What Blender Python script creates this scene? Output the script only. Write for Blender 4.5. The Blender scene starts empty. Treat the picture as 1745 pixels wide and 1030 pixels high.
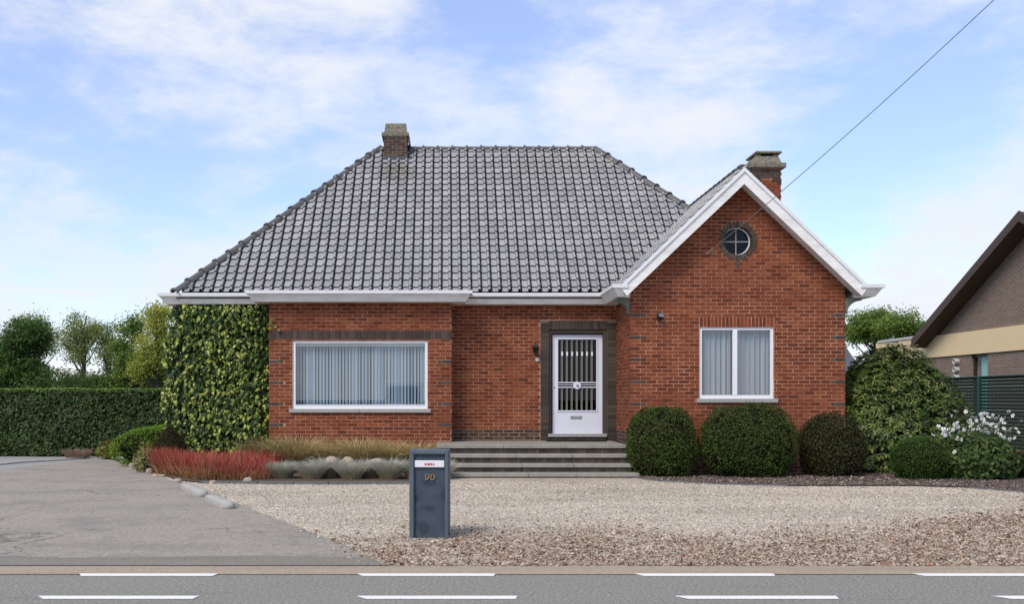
import bpy, bmesh, math, random
import numpy as np
from mathutils import Vector, Matrix

random.seed(7)
RNG = np.random.default_rng(11)
SC = bpy.context.scene
COL = SC.collection
R = math.radians

# ------------------------------------------------------------------ camera
F, CX, CY, EYE = 1745.0, 757.0, 680.0, 1.57
cam = bpy.data.cameras.new('camera')
cam.lens, cam.sensor_width, cam.sensor_fit = 36.0, 36.0, 'HORIZONTAL'
cam.shift_x = (872.5 - CX) / 1745.0
cam.shift_y = (CY - 515.0) / 1745.0
cam.clip_end = 4000.0
camo = bpy.data.objects.new('camera', cam)
camo.location = (0, 0, EYE)
camo.rotation_euler = (R(90), 0, 0)
COL.objects.link(camo)
SC.camera = camo

# ------------------------------------------------------------------ world, sun, exposure
SUN_EL, SUN_AZ = R(46), R(218)          # azimuth clockwise from +Y: the sun stands behind the viewer's left shoulder
world = bpy.data.worlds.new('World')
SC.world = world
world.use_nodes = True
wt = world.node_tree
for n in list(wt.nodes):
    wt.nodes.remove(n)


def wn(kind, **kw):
    n = wt.nodes.new(kind)
    for k, v in kw.items():
        setattr(n, k, v)
    return n


def wl(a, b):
    wt.links.new(a, b)


def wmath(op, a, b=None, c=None, clamp=False):
    n = wn('ShaderNodeMath', operation=op, use_clamp=clamp)
    for i, v in enumerate((a, b, c)):
        if v is None:
            continue
        if hasattr(v, 'is_linked'):
            wl(v, n.inputs[i])
        else:
            n.inputs[i].default_value = v
    return n.outputs[0]


sky = wn('ShaderNodeTexSky', sky_type='NISHITA', sun_disc=False)
sky.sun_elevation, sky.sun_rotation = SUN_EL, SUN_AZ
sky.air_density, sky.dust_density, sky.ozone_density = 1.0, 0.2, 7.0
bg_sky = wn('ShaderNodeBackground')
bg_sky.inputs['Strength'].default_value = 0.15
tint = wn('ShaderNodeMix', data_type='RGBA', blend_type='MULTIPLY')
tint.inputs[0].default_value = 1.0
wl(sky.outputs[0], tint.inputs[6])
tint.inputs[7].default_value = (1.0, 0.905, 0.97, 1)
wl(tint.outputs[2], bg_sky.inputs['Color'])
tc = wn('ShaderNodeTexCoord')
DIR = tc.outputs['Generated']
mp = wn('ShaderNodeMapping')
mp.inputs['Rotation'].default_value = (0, R(-24), R(10))
mp.inputs['Scale'].default_value = (2.6, 2.6, 6.2)
mp.inputs['Location'].default_value = (3.1, 1.7, 0.4)
wl(DIR, mp.inputs['Vector'])


def wnoise(vec, scale, detail, rough, dist=0.0):
    n = wn('ShaderNodeTexNoise')
    n.inputs['Scale'].default_value = scale
    n.inputs['Detail'].default_value = detail
    n.inputs['Roughness'].default_value = rough
    n.inputs['Distortion'].default_value = dist
    wl(vec, n.inputs['Vector'])
    return n.outputs['Fac']


big = wnoise(mp.outputs[0], 0.85, 5, 0.55, 0.1)
fine = wnoise(mp.outputs[0], 3.1, 11, 0.66, 0.2)
dens = wmath('ADD', wmath('MULTIPLY', big, 0.50), wmath('MULTIPLY', fine, 0.50))


def sdir(px, py):
    return Vector(((px - CX) / F, 1.0, (CY - py) / F)).normalized()


def blob(px, py, rad, gain):
    """a wide soft bank of cloud (gain > 0) or a clearing (gain < 0) in one direction of the sky"""
    d = wn('ShaderNodeVectorMath', operation='DISTANCE')
    wl(DIR, d.inputs[0])
    d.inputs[1].default_value = sdir(px, py)
    m = wn('ShaderNodeMapRange', interpolation_type='SMOOTHSTEP')
    wl(d.outputs['Value'], m.inputs['Value'])
    m.inputs['From Min'].default_value = 0.0
    m.inputs['From Max'].default_value = rad
    m.inputs['To Min'].default_value = gain
    m.inputs['To Max'].default_value = 0.0
    return m.outputs[0]


for b in ((190, 90, 0.17, 0.08), (420, 190, 0.16, 0.05), (120, 300, 0.16, -0.07), (320, 275, 0.11, -0.10), (540, 350, 0.12, -0.06), (840, 10, 0.12, -0.12),
          (980, 200, 0.20, 0.025), (1180, 270, 0.15, 0.06), (1110, 130, 0.07, -0.05), (1560, 230, 0.13, -0.09), (1380, 400, 0.10, -0.06), (1480, 40, 0.14, 0.05),
          (1460, 330, 0.10, -0.05), (1640, 440, 0.13, 0.09), (300, 430, 0.05, 0.05), (650, 30, 0.12, 0.03), (20, 180, 0.10, -0.02)):
    dens = wmath('ADD', dens, blob(*b))
ramp = wn('ShaderNodeMapRange', interpolation_type='SMOOTHSTEP')
wl(dens, ramp.inputs['Value'])
ramp.inputs['From Min'].default_value = 0.41
ramp.inputs['From Max'].default_value = 0.66
ramp.inputs['To Min'].default_value = 0.24
ramp.inputs['To Max'].default_value = 1.0
sep = wn('ShaderNodeSeparateXYZ')
wl(DIR, sep.inputs[0])
hz = wn('ShaderNodeMapRange', interpolation_type='SMOOTHSTEP')     # towards the horizon the air is paler everywhere
wl(sep.outputs['Z'], hz.inputs['Value'])
hz.inputs['From Min'].default_value = -0.02
hz.inputs['From Max'].default_value = 0.22
hz.inputs['To Min'].default_value = 0.74
hz.inputs['To Max'].default_value = 0.0
cover = wmath('MAXIMUM', ramp.outputs[0], hz.outputs[0])
# one thin contrail low on the left
qx = wmath('DIVIDE', sep.outputs['X'], wmath('MAXIMUM', sep.outputs['Y'], 0.05))
qz = wmath('DIVIDE', sep.outputs['Z'], wmath('MAXIMUM', sep.outputs['Y'], 0.05))
off = wmath('ABSOLUTE', wmath('SUBTRACT', qz, wmath('MULTIPLY_ADD', qx, -0.068, 0.0795)))
line = wn('ShaderNodeMapRange', interpolation_type='SMOOTHSTEP')
wl(off, line.inputs['Value'])
line.inputs['From Max'].default_value = 0.0036
line.inputs['To Min'].default_value = 0.5
line.inputs['To Max'].default_value = 0.0
fade = wn('ShaderNodeMapRange', interpolation_type='SMOOTHSTEP')
wl(qx, fade.inputs['Value'])
fade.inputs['From Min'].default_value = -0.40
fade.inputs['From Max'].default_value = -0.30
fade.inputs['To Min'].default_value = 1.0
fade.inputs['To Max'].default_value = 0.0
cover = wmath('ADD', cover, wmath('MULTIPLY', wmath('MULTIPLY', line.outputs[0], fade.outputs[0]), wmath('GREATER_THAN', sep.outputs['Y'], 0.3)), clamp=True)
bg_cloud = wn('ShaderNodeBackground')
bg_cloud.inputs['Color'].default_value = (0.89, 0.925, 1.0, 1)
bg_cloud.inputs['Strength'].default_value = 0.61
mixw = wn('ShaderNodeMixShader')
wl(cover, mixw.inputs[0])
wl(bg_sky.outputs[0], mixw.inputs[1])
wl(bg_cloud.outputs[0], mixw.inputs[2])
wout = wn('ShaderNodeOutputWorld')
wl(mixw.outputs[0], wout.inputs['Surface'])

sun = bpy.data.lights.new('sun', 'SUN')
sun.energy, sun.angle, sun.color = 1.8, R(26), (1.0, 0.91, 0.78)
suno = bpy.data.objects.new('sun', sun)
sd = Vector((math.sin(SUN_AZ) * math.cos(SUN_EL), math.cos(SUN_AZ) * math.cos(SUN_EL), math.sin(SUN_EL)))
suno.rotation_euler = sd.to_track_quat('Z', 'Y').to_euler()
suno.location = sd * 60
COL.objects.link(suno)

vs = SC.view_settings
vs.view_transform, vs.look, vs.exposure, vs.gamma, vs.use_curve_mapping = 'Standard', 'None', 0.68, 1.0, False
SC.cycles.max_bounces = 8
SC.cycles.transparent_max_bounces = 16
SC.cycles.use_denoising = True

# ------------------------------------------------------------------ helpers: objects


def P(px, py, Y):
    return Vector(((px - CX) * Y / F, Y, EYE + (CY - py) * Y / F))


def GZ(Y):
    """height of the front yard: it climbs a few centimetres from the road to the house"""
    t = min(max((Y - 9.6) / 9.0, 0.0), 1.0)
    return 0.06 * t * t * (3 - 2 * t)


def G(px, py):
    """the point of the ground seen at a pixel, used to lay out outlines"""
    Y = 15.0
    for _ in range(12):
        Y = (EYE - GZ(Y)) * F / (py - CY)
    return ((px - CX) * Y / F, Y)


def link(o, parent=None):
    COL.objects.link(o)
    if parent is not None:
        o.parent = parent
    return o


def tag(o, label=None, cat=None, group=None, kind=None):
    if label:
        o['label'] = label
    if cat:
        o['category'] = cat
    if group:
        o['group'] = group
    if kind:
        o['kind'] = kind
    return o


def empty(name, label, cat, loc=(0, 0, 0), group=None):
    o = bpy.data.objects.new(name, None)
    o.empty_display_size = 0.3
    o.location = loc
    link(o)
    return tag(o, label, cat, group)


def wparent(o, parent):
    """parent whose children are modelled in world coordinates"""
    o.parent = parent
    p = parent
    m = Matrix()
    while p is not None:
        m = m @ Matrix.Translation(-Vector(p.location))
        p = p.parent
    o.location = m.translation
    return o


class MB:
    """collects boxes, prisms and tubes, then links them as one mesh object (world coordinates)"""

    def __init__(s):
        s.v, s.f, s.r, s.t = [], [], [], []
        s.smooth = False

    def add(s, vs_, fs, r=None, t=None):
        b = len(s.v)
        r = random.random() if r is None else r
        s.v += [tuple(v) for v in vs_]
        s.r += [r] * len(vs_)
        s.t += list(t) if t is not None else [0.0] * len(vs_)
        s.f += [tuple(b + i for i in f) for f in fs]
        return s

    def box(s, x0, x1, y0, y1, z0, z1, r=None, bev=0.0):
        if bev > 0:
            b = bev
            pts, fs = bevel_box(x0, x1, y0, y1, z0, z1, b)
            return s.add(pts, fs, r)
        v = [(x0, y0, z0), (x1, y0, z0), (x1, y1, z0), (x0, y1, z0), (x0, y0, z1), (x1, y0, z1), (x1, y1, z1), (x0, y1, z1)]
        return s.add(v, BOXF, r)

    def obox(s, M, sx, sy, sz, r=None):
        v = [M @ Vector((a * sx / 2, b * sy / 2, c * sz / 2)) for a, b, c in
             ((-1, -1, -1), (1, -1, -1), (1, 1, -1), (-1, 1, -1), (-1, -1, 1), (1, -1, 1), (1, 1, 1), (-1, 1, 1))]
        return s.add(v, BOXF, r)

    def prism(s, poly, y0, y1, axis='y', r=None):
        """polygon in the plane across AXIS, pulled from y0 to y1"""
        n = len(poly)

        def pt(p, w):
            return (p[0], w, p[1]) if axis == 'y' else ((w, p[0], p[1]) if axis == 'x' else (p[0], p[1], w))
        v = [pt(p, y0) for p in poly] + [pt(p, y1) for p in poly]
        f = [tuple(range(n)), tuple(range(2 * n - 1, n - 1, -1))]
        f += [(i, (i + 1) % n, n + (i + 1) % n, n + i) for i in range(n)]
        return s.add(v, f, r)

    def tube(s, pts, rad, n=8, r=None, caps=True):
        pts = [Vector(p) for p in pts]
        rad = [rad] * len(pts) if not hasattr(rad, '__len__') else rad
        v, f = [], []
        ref = Vector((0.31, 0.17, 0.93))
        for i, p in enumerate(pts):
            d = (pts[min(i + 1, len(pts) - 1)] - pts[max(i - 1, 0)]).normalized()
            a = d.cross(ref)
            if a.length < 0.05:
                a = d.cross(Vector((1, 0, 0)))
            a.normalize()
            b = d.cross(a)
            for k in range(n):
                w = 2 * math.pi * k / n
                v.append(p + (a * math.cos(w) + b * math.sin(w)) * rad[i])
        for i in range(len(pts) - 1):
            for k in range(n):
                f.append((i * n + k, i * n + (k + 1) % n, (i + 1) * n + (k + 1) % n, (i + 1) * n + k))
        if caps:
            f.append(tuple(range(n - 1, -1, -1)))
            f.append(tuple((len(pts) - 1) * n + k for k in range(n)))
        return s.add(v, f, r)

    def lathe(s, prof, c, n=20, axis='z', r=None):
        """PROF: (radius, height) pairs turned about an axis through c"""
        v, f = [], []
        for (q, h) in prof:
            for k in range(n):
                w = 2 * math.pi * k / n
                a, b = q * math.cos(w), q * math.sin(w)
                v.append((c[0] + a, c[1] + b, c[2] + h) if axis == 'z' else (c[0] + a, c[1] + h, c[2] + b))
        for i in range(len(prof) - 1):
            for k in range(n):
                f.append((i * n + k, i * n + (k + 1) % n, (i + 1) * n + (k + 1) % n, (i + 1) * n + k))
        return s.add(v, f, r)

    def mesh(s, name):
        me = bpy.data.meshes.new(name)
        me.from_pydata(s.v, [], s.f)
        a = me.attributes.new('rnd', 'FLOAT', 'POINT')
        a.data.foreach_set('value', np.array(s.r, np.float32))
        a = me.attributes.new('t', 'FLOAT', 'POINT')
        a.data.foreach_set('value', np.array(s.t, np.float32))
        bm = bmesh.new()
        bm.from_mesh(me)
        bmesh.ops.recalc_face_normals(bm, faces=bm.faces)
        bm.to_mesh(me)
        bm.free()
        if s.smooth:
            me.polygons.foreach_set('use_smooth', [True] * len(me.polygons))
            try:
                me.set_sharp_from_angle(angle=R(40))
            except Exception:
                pass
        me.update()
        return me

    def build(s, name, m, parent=None):
        me = s.mesh(name)
        me.materials.append(m)
        o = bpy.data.objects.new(name, me)
        link(o)
        if parent is not None:
            wparent(o, parent)
        return o


BOXF = [(0, 3, 2, 1), (4, 5, 6, 7), (0, 1, 5, 4), (1, 2, 6, 5), (2, 3, 7, 6), (3, 0, 4, 7)]


def bevel_box(x0, x1, y0, y1, z0, z1, b):
    bm = bmesh.new()
    bmesh.ops.create_cube(bm, size=1)
    for v in bm.verts:
        v.co = Vector((x0 if v.co.x < 0 else x1, y0 if v.co.y < 0 else y1, z0 if v.co.z < 0 else z1))
    bmesh.ops.bevel(bm, geom=list(bm.edges), offset=b, segments=1, affect='EDGES')
    bm.verts.index_update()
    pts = [tuple(v.co) for v in bm.verts]
    fs = [tuple(v.index for v in f.verts) for f in bm.faces]
    bm.free()
    return pts, fs


def many(name, V, faces, m, parent=None, t=None, rnd=None, smooth=False):
    """V: (n, k, 3) array of n alike little pieces; FACES: their shared topology. One mesh object."""
    V = np.asarray(V, np.float32)
    n, k, _ = V.shape
    me = bpy.data.meshes.new(name)
    me.vertices.add(n * k)
    me.vertices.foreach_set('co', V.reshape(-1))
    lens = np.array([len(f) for f in faces], np.int32)
    flat = np.concatenate([np.array(f, np.int32) for f in faces])
    loops = (flat[None, :] + (np.arange(n, dtype=np.int32) * k)[:, None]).reshape(-1)
    me.loops.add(loops.size)
    me.loops.foreach_set('vertex_index', loops.astype(np.int32))
    tot = np.tile(lens, n)
    starts = np.concatenate([[0], np.cumsum(tot)[:-1]]).astype(np.int32)
    me.polygons.add(tot.size)
    me.polygons.foreach_set('loop_start', starts)
    me.polygons.foreach_set('loop_total', tot.astype(np.int32))
    rnd = RNG.random(n) if rnd is None else rnd
    a = me.attributes.new('rnd', 'FLOAT', 'POINT')
    a.data.foreach_set('value', np.repeat(rnd, k).astype(np.float32))
    a = me.attributes.new('t', 'FLOAT', 'POINT')
    tt = np.zeros((n, k)) if t is None else np.broadcast_to(np.asarray(t), (n, k))
    a.data.foreach_set('value', tt.reshape(-1).astype(np.float32))
    me.update(calc_edges=True)
    if smooth:
        me.polygons.foreach_set('use_smooth', [True] * len(me.polygons))
    me.materials.append(m)
    o = bpy.data.objects.new(name, me)
    link(o)
    if parent is not None:
        wparent(o, parent)
    return o


# ------------------------------------------------------------------ helpers: materials


class NT:
    def __init__(s, name):
        s.m = bpy.data.materials.new(name)
        s.m.use_nodes = True
        s.t = s.m.node_tree
        for n in list(s.t.nodes):
            s.t.nodes.remove(n)
        s.out = s.n('ShaderNodeOutputMaterial')
        s.pos = s.n('ShaderNodeNewGeometry').outputs['Position']

    def n(s, kind, **kw):
        n = s.t.nodes.new(kind)
        for k, v in kw.items():
            setattr(n, k, v)
        return n

    def put(s, v, sock):
        if hasattr(v, 'is_linked'):
            s.t.links.new(v, sock)
        else:
            if hasattr(sock.default_value, '__len__') and len(sock.default_value) == 4 and len(v) == 3:
                v = (*v, 1)
            sock.default_value = v

    def math(s, op, a, b=None, c=None, clamp=False):
        n = s.n('ShaderNodeMath', operation=op, use_clamp=clamp)
        for i, v in enumerate((a, b, c)):
            if v is not None:
                s.put(v, n.inputs[i])
        return n.outputs[0]

    def noise(s, scale, detail=4, rough=0.55, vec=None, dist=0.0, stretch=None):
        v = vec or s.pos
        if stretch:
            m = s.n('ShaderNodeMapping')
            m.inputs['Scale'].default_value = stretch
            s.put(v, m.inputs['Vector'])
            v = m.outputs[0]
        n = s.n('ShaderNodeTexNoise')
        s.put(v, n.inputs['Vector'])
        n.inputs['Scale'].default_value = scale
        n.inputs['Detail'].default_value = detail
        n.inputs['Roughness'].default_value = rough
        n.inputs['Distortion'].default_value = dist
        return n.outputs['Fac']

    def voro(s, scale, feature='F1', out='Distance'):
        n = s.n('ShaderNodeTexVoronoi', feature=feature)
        s.put(s.pos, n.inputs['Vector'])
        n.inputs['Scale'].default_value = scale
        return n.outputs[out]

    def rng(s, v, a, b, c=0.0, d=1.0, smooth=False):
        n = s.n('ShaderNodeMapRange')
        if smooth:
            n.interpolation_type = 'SMOOTHSTEP'
        s.put(v, n.inputs['Value'])
        for k, q in (('From Min', a), ('From Max', b), ('To Min', c), ('To Max', d)):
            n.inputs[k].default_value = q
        return n.outputs[0]

    def ramp(s, v, stops, interp='LINEAR'):
        n = s.n('ShaderNodeValToRGB')
        cr = n.color_ramp
        cr.interpolation = interp
        while len(cr.elements) < len(stops):
            cr.elements.new(0.5)
        for e, (p, c) in zip(cr.elements, stops):
            e.position = p
            e.color = (*c, 1)
        s.put(v, n.inputs[0])
        return n.outputs[0]

    def mix(s, f, a, b, mode='MIX'):
        n = s.n('ShaderNodeMix', data_type='RGBA', blend_type=mode)
        s.put(f, n.inputs[0])
        s.put(a, n.inputs[6])
        s.put(b, n.inputs[7])
        return n.outputs[2]

    def attr(s, name):
        return s.n('ShaderNodeAttribute', attribute_name=name).outputs['Fac']

    def rnd(s):
        """a random number per piece: pieces joined in one mesh carry it, single objects get their own"""
        return s.math('FRACT', s.math('ADD', s.attr('rnd'), s.n('ShaderNodeObjectInfo').outputs['Random']))

    def bump(s, h, strength=0.3, dist=0.01):
        n = s.n('ShaderNodeBump')
        n.inputs['Strength'].default_value = strength
        n.inputs['Distance'].default_value = dist
        s.put(h, n.inputs['Height'])
        return n.outputs[0]

    def done(s, col, rough=0.7, spec=0.5, metal=0.0, normal=None, trans=0.0, coat=0.0):
        b = s.n('ShaderNodeBsdfPrincipled')
        s.put(col, b.inputs['Base Color'])
        s.put(rough, b.inputs['Roughness'])
        s.put(spec, b.inputs['Specular IOR Level'])
        s.put(metal, b.inputs['Metallic'])
        s.put(coat, b.inputs['Coat Weight'])
        if normal is not None:
            s.put(normal, b.inputs['Normal'])
        o = b.outputs[0]
        if trans > 0:
            tr = s.n('ShaderNodeBsdfTranslucent')
            s.put(col, tr.inputs['Color'])
            mx = s.n('ShaderNodeMixShader')
            mx.inputs[0].default_value = trans
            s.t.links.new(o, mx.inputs[1])
            s.t.links.new(tr.outputs[0], mx.inputs[2])
            o = mx.outputs[0]
        s.t.links.new(o, s.out.inputs['Surface'])
        return s.m


def scale_c(c, k):
    return tuple(x * k for x in c)


def m_brick(name, stops, mott=0.35):
    t = NT(name)
    c = t.ramp(t.rnd(), stops)
    w = t.noise(26, 5, 0.6)
    c = t.mix(t.rng(w, 0.35, 0.7, 0, mott), c, (0.085, 0.026, 0.016))
    pale = t.noise(9, 4, 0.7)
    c = t.mix(t.rng(pale, 0.60, 0.78, 0, 0.35), c, (0.33, 0.145, 0.09))
    big_ = t.noise(0.9, 3, 0.5)
    c = t.mix(t.rng(big_, 0.45, 0.7, 0, 0.35), c, (0.115, 0.032, 0.018))
    return t.done(c, 0.88, 0.25, normal=t.bump(t.noise(120, 4, 0.6), 0.35, 0.004))


M = {}
M['brick'] = m_brick('brick', [(0, (0.110, 0.027, 0.012)), (0.25, (0.175, 0.041, 0.016)), (0.6, (0.225, 0.058, 0.022)), (0.85, (0.285, 0.084, 0.033)), (1, (0.160, 0.036, 0.015))])
M['brick_dark'] = m_brick('dark_brick', [(0, (0.036, 0.028, 0.023)), (0.5, (0.056, 0.042, 0.034)), (1, (0.088, 0.066, 0.052))], 0.1)
for nd in M['brick_dark'].node_tree.nodes:
    if nd.type == 'MIX':
        nd.inputs[7].default_value = (0.105, 0.085, 0.068, 1)
t = NT('mortar')
M['mortar'] = t.done(t.mix(t.rng(t.noise(2.2, 6, 0.7), 0.35, 0.68), (0.270, 0.120, 0.070), (0.57, 0.335, 0.225)), 0.95, 0.1, normal=t.bump(t.noise(200, 3), 0.4, 0.003))
t = NT('chimney_mortar')
M['mortar_grey'] = t.done(t.mix(t.noise(6, 5, 0.65), (0.26, 0.22, 0.17), (0.50, 0.44, 0.36)), 0.95, 0.1)
t = NT('dark_mortar')
M['mortar_dark'] = t.done(t.mix(t.noise(5, 5, 0.6), (0.10, 0.09, 0.075), (0.22, 0.19, 0.16)), 0.95, 0.1)
t = NT('roof_tile')
c = t.ramp(t.rnd(), [(0, (0.265, 0.262, 0.266)), (0.5, (0.315, 0.311, 0.313)), (1, (0.365, 0.359, 0.356))])
c = t.mix(t.rng(t.noise(1.3, 5, 0.65, stretch=(1.6, 0.5, 0.5)), 0.48, 0.72, 0, 0.5), c, (0.24, 0.235, 0.225))
c = t.mix(t.rng(t.noise(23, 4, 0.7), 0.58, 0.74, 0, 0.45), c, (0.17, 0.163, 0.145))
c = t.mix(t.rng(t.noise(3.1, 6, 0.75, stretch=(1, 0.6, 0.6)), 0.60, 0.72, 0, 0.45), c, (0.33, 0.325, 0.27))
for (sx_, sy_, sz_, ra_, rb_, col_, amt) in ((-1.20, 25.0, 7.05, 0.55, 0.34, (0.115, 0.105, 0.075), 0.75), (-1.15, 25.2, 7.25, 0.40, 0.14, (0.21, 0.175, 0.10), 0.6), (3.2, 25.4, 7.4, 1.6, 0.35, (0.27, 0.255, 0.19), 0.35), (2.3, 25.2, 7.2, 0.9, 0.3, (0.28, 0.265, 0.20), 0.3)):
    df = t.n('ShaderNodeVectorMath', operation='SUBTRACT')
    t.put(t.pos, df.inputs[0])
    df.inputs[1].default_value = (sx_, sy_, sz_)
    dm = t.n('ShaderNodeVectorMath', operation='MULTIPLY')
    t.put(df.outputs[0], dm.inputs[0])
    dm.inputs[1].default_value = (1 / ra_, 0, 1 / rb_)
    dl = t.n('ShaderNodeVectorMath', operation='LENGTH')
    t.put(dm.outputs[0], dl.inputs[0])
    st_ = t.math('MULTIPLY', t.rng(dl.outputs['Value'], 0.3, 1.2, amt, 0, True), t.rng(t.noise(6, 5, 0.75), 0.36, 0.58))
    c = t.mix(st_, c, col_)                          # lichen run-off below the chimney and along the ridge
c = t.mix(t.rng(t.attr('t'), 0.12, 0.85, 0, 1), c, (0.020, 0.020, 0.021))  # shade painted into the tile colour under lips and beside rolls
M['tile'] = t.done(c, t.rng(t.noise(30, 3), 0.3, 0.7, 0.38, 0.55), 0.5, normal=t.bump(t.noise(45, 3), 0.08, 0.01))
t = NT('ridge_tile')
c = t.mix(t.noise(14, 5, 0.7), (0.060, 0.058, 0.055), (0.125, 0.118, 0.108))
M['ridge'] = t.done(c, 0.45, 0.5, normal=t.bump(t.noise(60, 3), 0.2, 0.01))
t = NT('white_paint')
c = t.mix(t.rng(t.noise(4.5, 6, 0.65, stretch=(1, 1, 0.35)), 0.45, 0.8, 0, 0.55), (0.74, 0.73, 0.715), (0.47, 0.45, 0.42))
M['white'] = t.done(c, 0.45, 0.4)
t = NT('cornice_board')
c = t.mix(t.rng(t.noise(5, 6, 0.7, stretch=(0.5, 1, 2)), 0.42, 0.82, 0, 0.7), (0.82, 0.81, 0.785), (0.45, 0.43, 0.395))
M['board'] = t.done(c, 0.6, 0.3)
t = NT('zinc_edge')
c = t.mix(t.noise(6, 5, 0.6), (0.68, 0.69, 0.70), (0.80, 0.80, 0.79))
M['zinc'] = t.done(c, 0.42, 0.5)
t = NT('window_frame')
M['frame'] = t.done((0.78, 0.79, 0.81), 0.35, 0.5)
t = NT('door_paint')
M['door'] = t.done(t.mix(t.noise(3, 4), (0.72, 0.73, 0.80), (0.66, 0.67, 0.74)), 0.38, 0.5)
t = NT('bluestone_sill')
M['sill'] = t.done(t.mix(t.noise(14, 5, 0.65), (0.26, 0.25, 0.235), (0.42, 0.405, 0.38)), 0.8, 0.3)
t = NT('step_stone')
c = t.mix(t.noise(5, 6, 0.7), (0.16, 0.15, 0.125), (0.39, 0.37, 0.315))
c = t.mix(t.rng(t.noise(24, 4, 0.7), 0.55, 0.75, 0, 0.5), c, (0.11, 0.105, 0.085))
M['step'] = t.done(c, 0.85, 0.25, normal=t.bump(t.noise(70, 4), 0.3, 0.005))
t = NT('lichen_concrete')
c = t.mix(t.noise(11, 6, 0.7), (0.12, 0.11, 0.085), (0.36, 0.33, 0.26))
c = t.mix(t.rng(t.noise(22, 5, 0.75), 0.48, 0.62, 0, 0.85), c, (0.055, 0.052, 0.034))
c = t.mix(t.rng(t.noise(14, 5, 0.75), 0.58, 0.68, 0, 0.8), c, (0.40, 0.36, 0.25))
M['lichen'] = t.done(c, 0.95, 0.1, normal=t.bump(t.noise(50, 5, 0.7), 0.7, 0.02))
t = NT('lead')
M['lead'] = t.done(t.mix(t.noise(8, 4), (0.035, 0.04, 0.05), (0.075, 0.083, 0.098)), 0.5, 0.5)
t = NT('corbel_stone')
M['corbel'] = t.done(t.mix(t.noise(9, 6, 0.7), (0.10, 0.115, 0.09), (0.22, 0.23, 0.19)), 0.85, 0.2)
t = NT('black_iron')
M['iron'] = t.done((0.018, 0.020, 0.022), 0.45, 0.5)
t = NT('rubber_mat')
M['mat'] = t.done((0.016, 0.015, 0.015), 0.95, 0.1)
t = NT('grey_metal')
M['grey_metal'] = t.done((0.30, 0.31, 0.31), 0.35, 0.5, metal=0.6)
t = NT('dim_interior')
M['room'] = t.done((0.10, 0.095, 0.09), 0.9, 0.1)
t = NT('blind_fabric')
M['blind'] = t.done(t.mix(t.rnd(), (0.235, 0.30, 0.36), (0.36, 0.43, 0.49)), 0.8, 0.2)
t = NT('net_curtain')
M['curtain'] = t.done((0.42, 0.445, 0.48), 0.9, 0.1, trans=0.15)


def m_glass(name, ior, tint=(1, 1, 1)):
    t = NT(name)
    tr = t.n('ShaderNodeBsdfTransparent')
    tr.inputs[0].default_value = (*tint, 1)
    gl = t.n('ShaderNodeBsdfGlossy')
    gl.inputs['Roughness'].default_value = 0.015
    dt = t.n('ShaderNodeVectorMath', operation='DOT_PRODUCT')
    ge = t.n('ShaderNodeNewGeometry')
    t.put(ge.outputs['Incoming'], dt.inputs[0])
    t.put(ge.outputs['Normal'], dt.inputs[1])
    f0 = ((ior - 1) / (ior + 1)) ** 2                # the same from both sides of the sheet
    fres = t.math('MULTIPLY_ADD', t.math('POWER', t.math('SUBTRACT', 1.0, t.math('ABSOLUTE', dt.outputs['Value'])), 5.0), 1 - f0, f0, clamp=True)
    mx = t.n('ShaderNodeMixShader')
    t.t.links.new(fres, mx.inputs[0])
    t.t.links.new(tr.outputs[0], mx.inputs[1])
    t.t.links.new(gl.outputs[0], mx.inputs[2])
    t.t.links.new(mx.outputs[0], t.out.inputs['Surface'])
    return t.m


M['glass'] = m_glass('window_glass', 2.1, (0.88, 0.93, 0.96))
M['glass_clear'] = m_glass('clear_glass', 1.45)
M['glass_dark'] = m_glass('dark_glass', 1.36, (0.07, 0.075, 0.08))


def m_leaf(name, stops, clump=None, rough=0.6, spec=0.22, trans=0.25, cscale=2.5, cmix=0.6, lo=0.45, hi=0.65):
    t = NT(name)
    c = t.ramp(t.rnd(), stops)
    if clump:
        c = t.mix(t.rng(t.noise(cscale, 3, 0.6), lo, hi, 0, cmix), c, clump)
    return t.done(c, rough, spec, trans=trans)


M['yew'] = m_leaf('yew_leaf', [(0, (0.0244, 0.0421, 0.0094)), (0.5, (0.0515, 0.0768, 0.0150)), (0.85, (0.0796, 0.0983, 0.0206)), (1, (0.1404, 0.0983, 0.0421))], (0.0702, 0.1544, 0.0187), cscale=2.2, cmix=0.55, lo=0.5)
M['yew_brown'] = m_leaf('brownish_yew_leaf', [(0, (0.0222, 0.0253, 0.0079)), (0.5, (0.0491, 0.0475, 0.0143)), (0.8, (0.0752, 0.0570, 0.0222)), (1, (0.1584, 0.0950, 0.0554))], (0.0475, 0.0570, 0.0143))
M['cone'] = m_leaf('conical_shrub_leaf', [(0, (0.0320, 0.0256, 0.0096)), (0.5, (0.0600, 0.0360, 0.0144)), (1, (0.1200, 0.0520, 0.0224))], (0.0440, 0.0440, 0.0144))
M['box'] = m_leaf('boxwood_leaf', [(0, (0.0224, 0.0517, 0.0086)), (0.5, (0.0448, 0.0992, 0.0121)), (1, (0.0820, 0.1380, 0.0242))], (0.0604, 0.1294, 0.0138))
M['box_bright'] = m_leaf('bright_box_leaf', [(0, (0.0938, 0.1875, 0.0150)), (0.5, (0.1562, 0.2937, 0.0225)), (1, (0.2125, 0.3625, 0.0375))], (0.1750, 0.3125, 0.0225))
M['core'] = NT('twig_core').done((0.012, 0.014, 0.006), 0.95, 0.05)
M['laurel'] = m_leaf('laurel_leaf', [(0, (0.0144, 0.0320, 0.0096)), (0.5, (0.0304, 0.0640, 0.0160)), (0.85, (0.0680, 0.1080, 0.0280)), (1, (0.1280, 0.1040, 0.0440))], (0.0480, 0.0920, 0.0208), rough=0.5, spec=0.28, trans=0.15)
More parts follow.
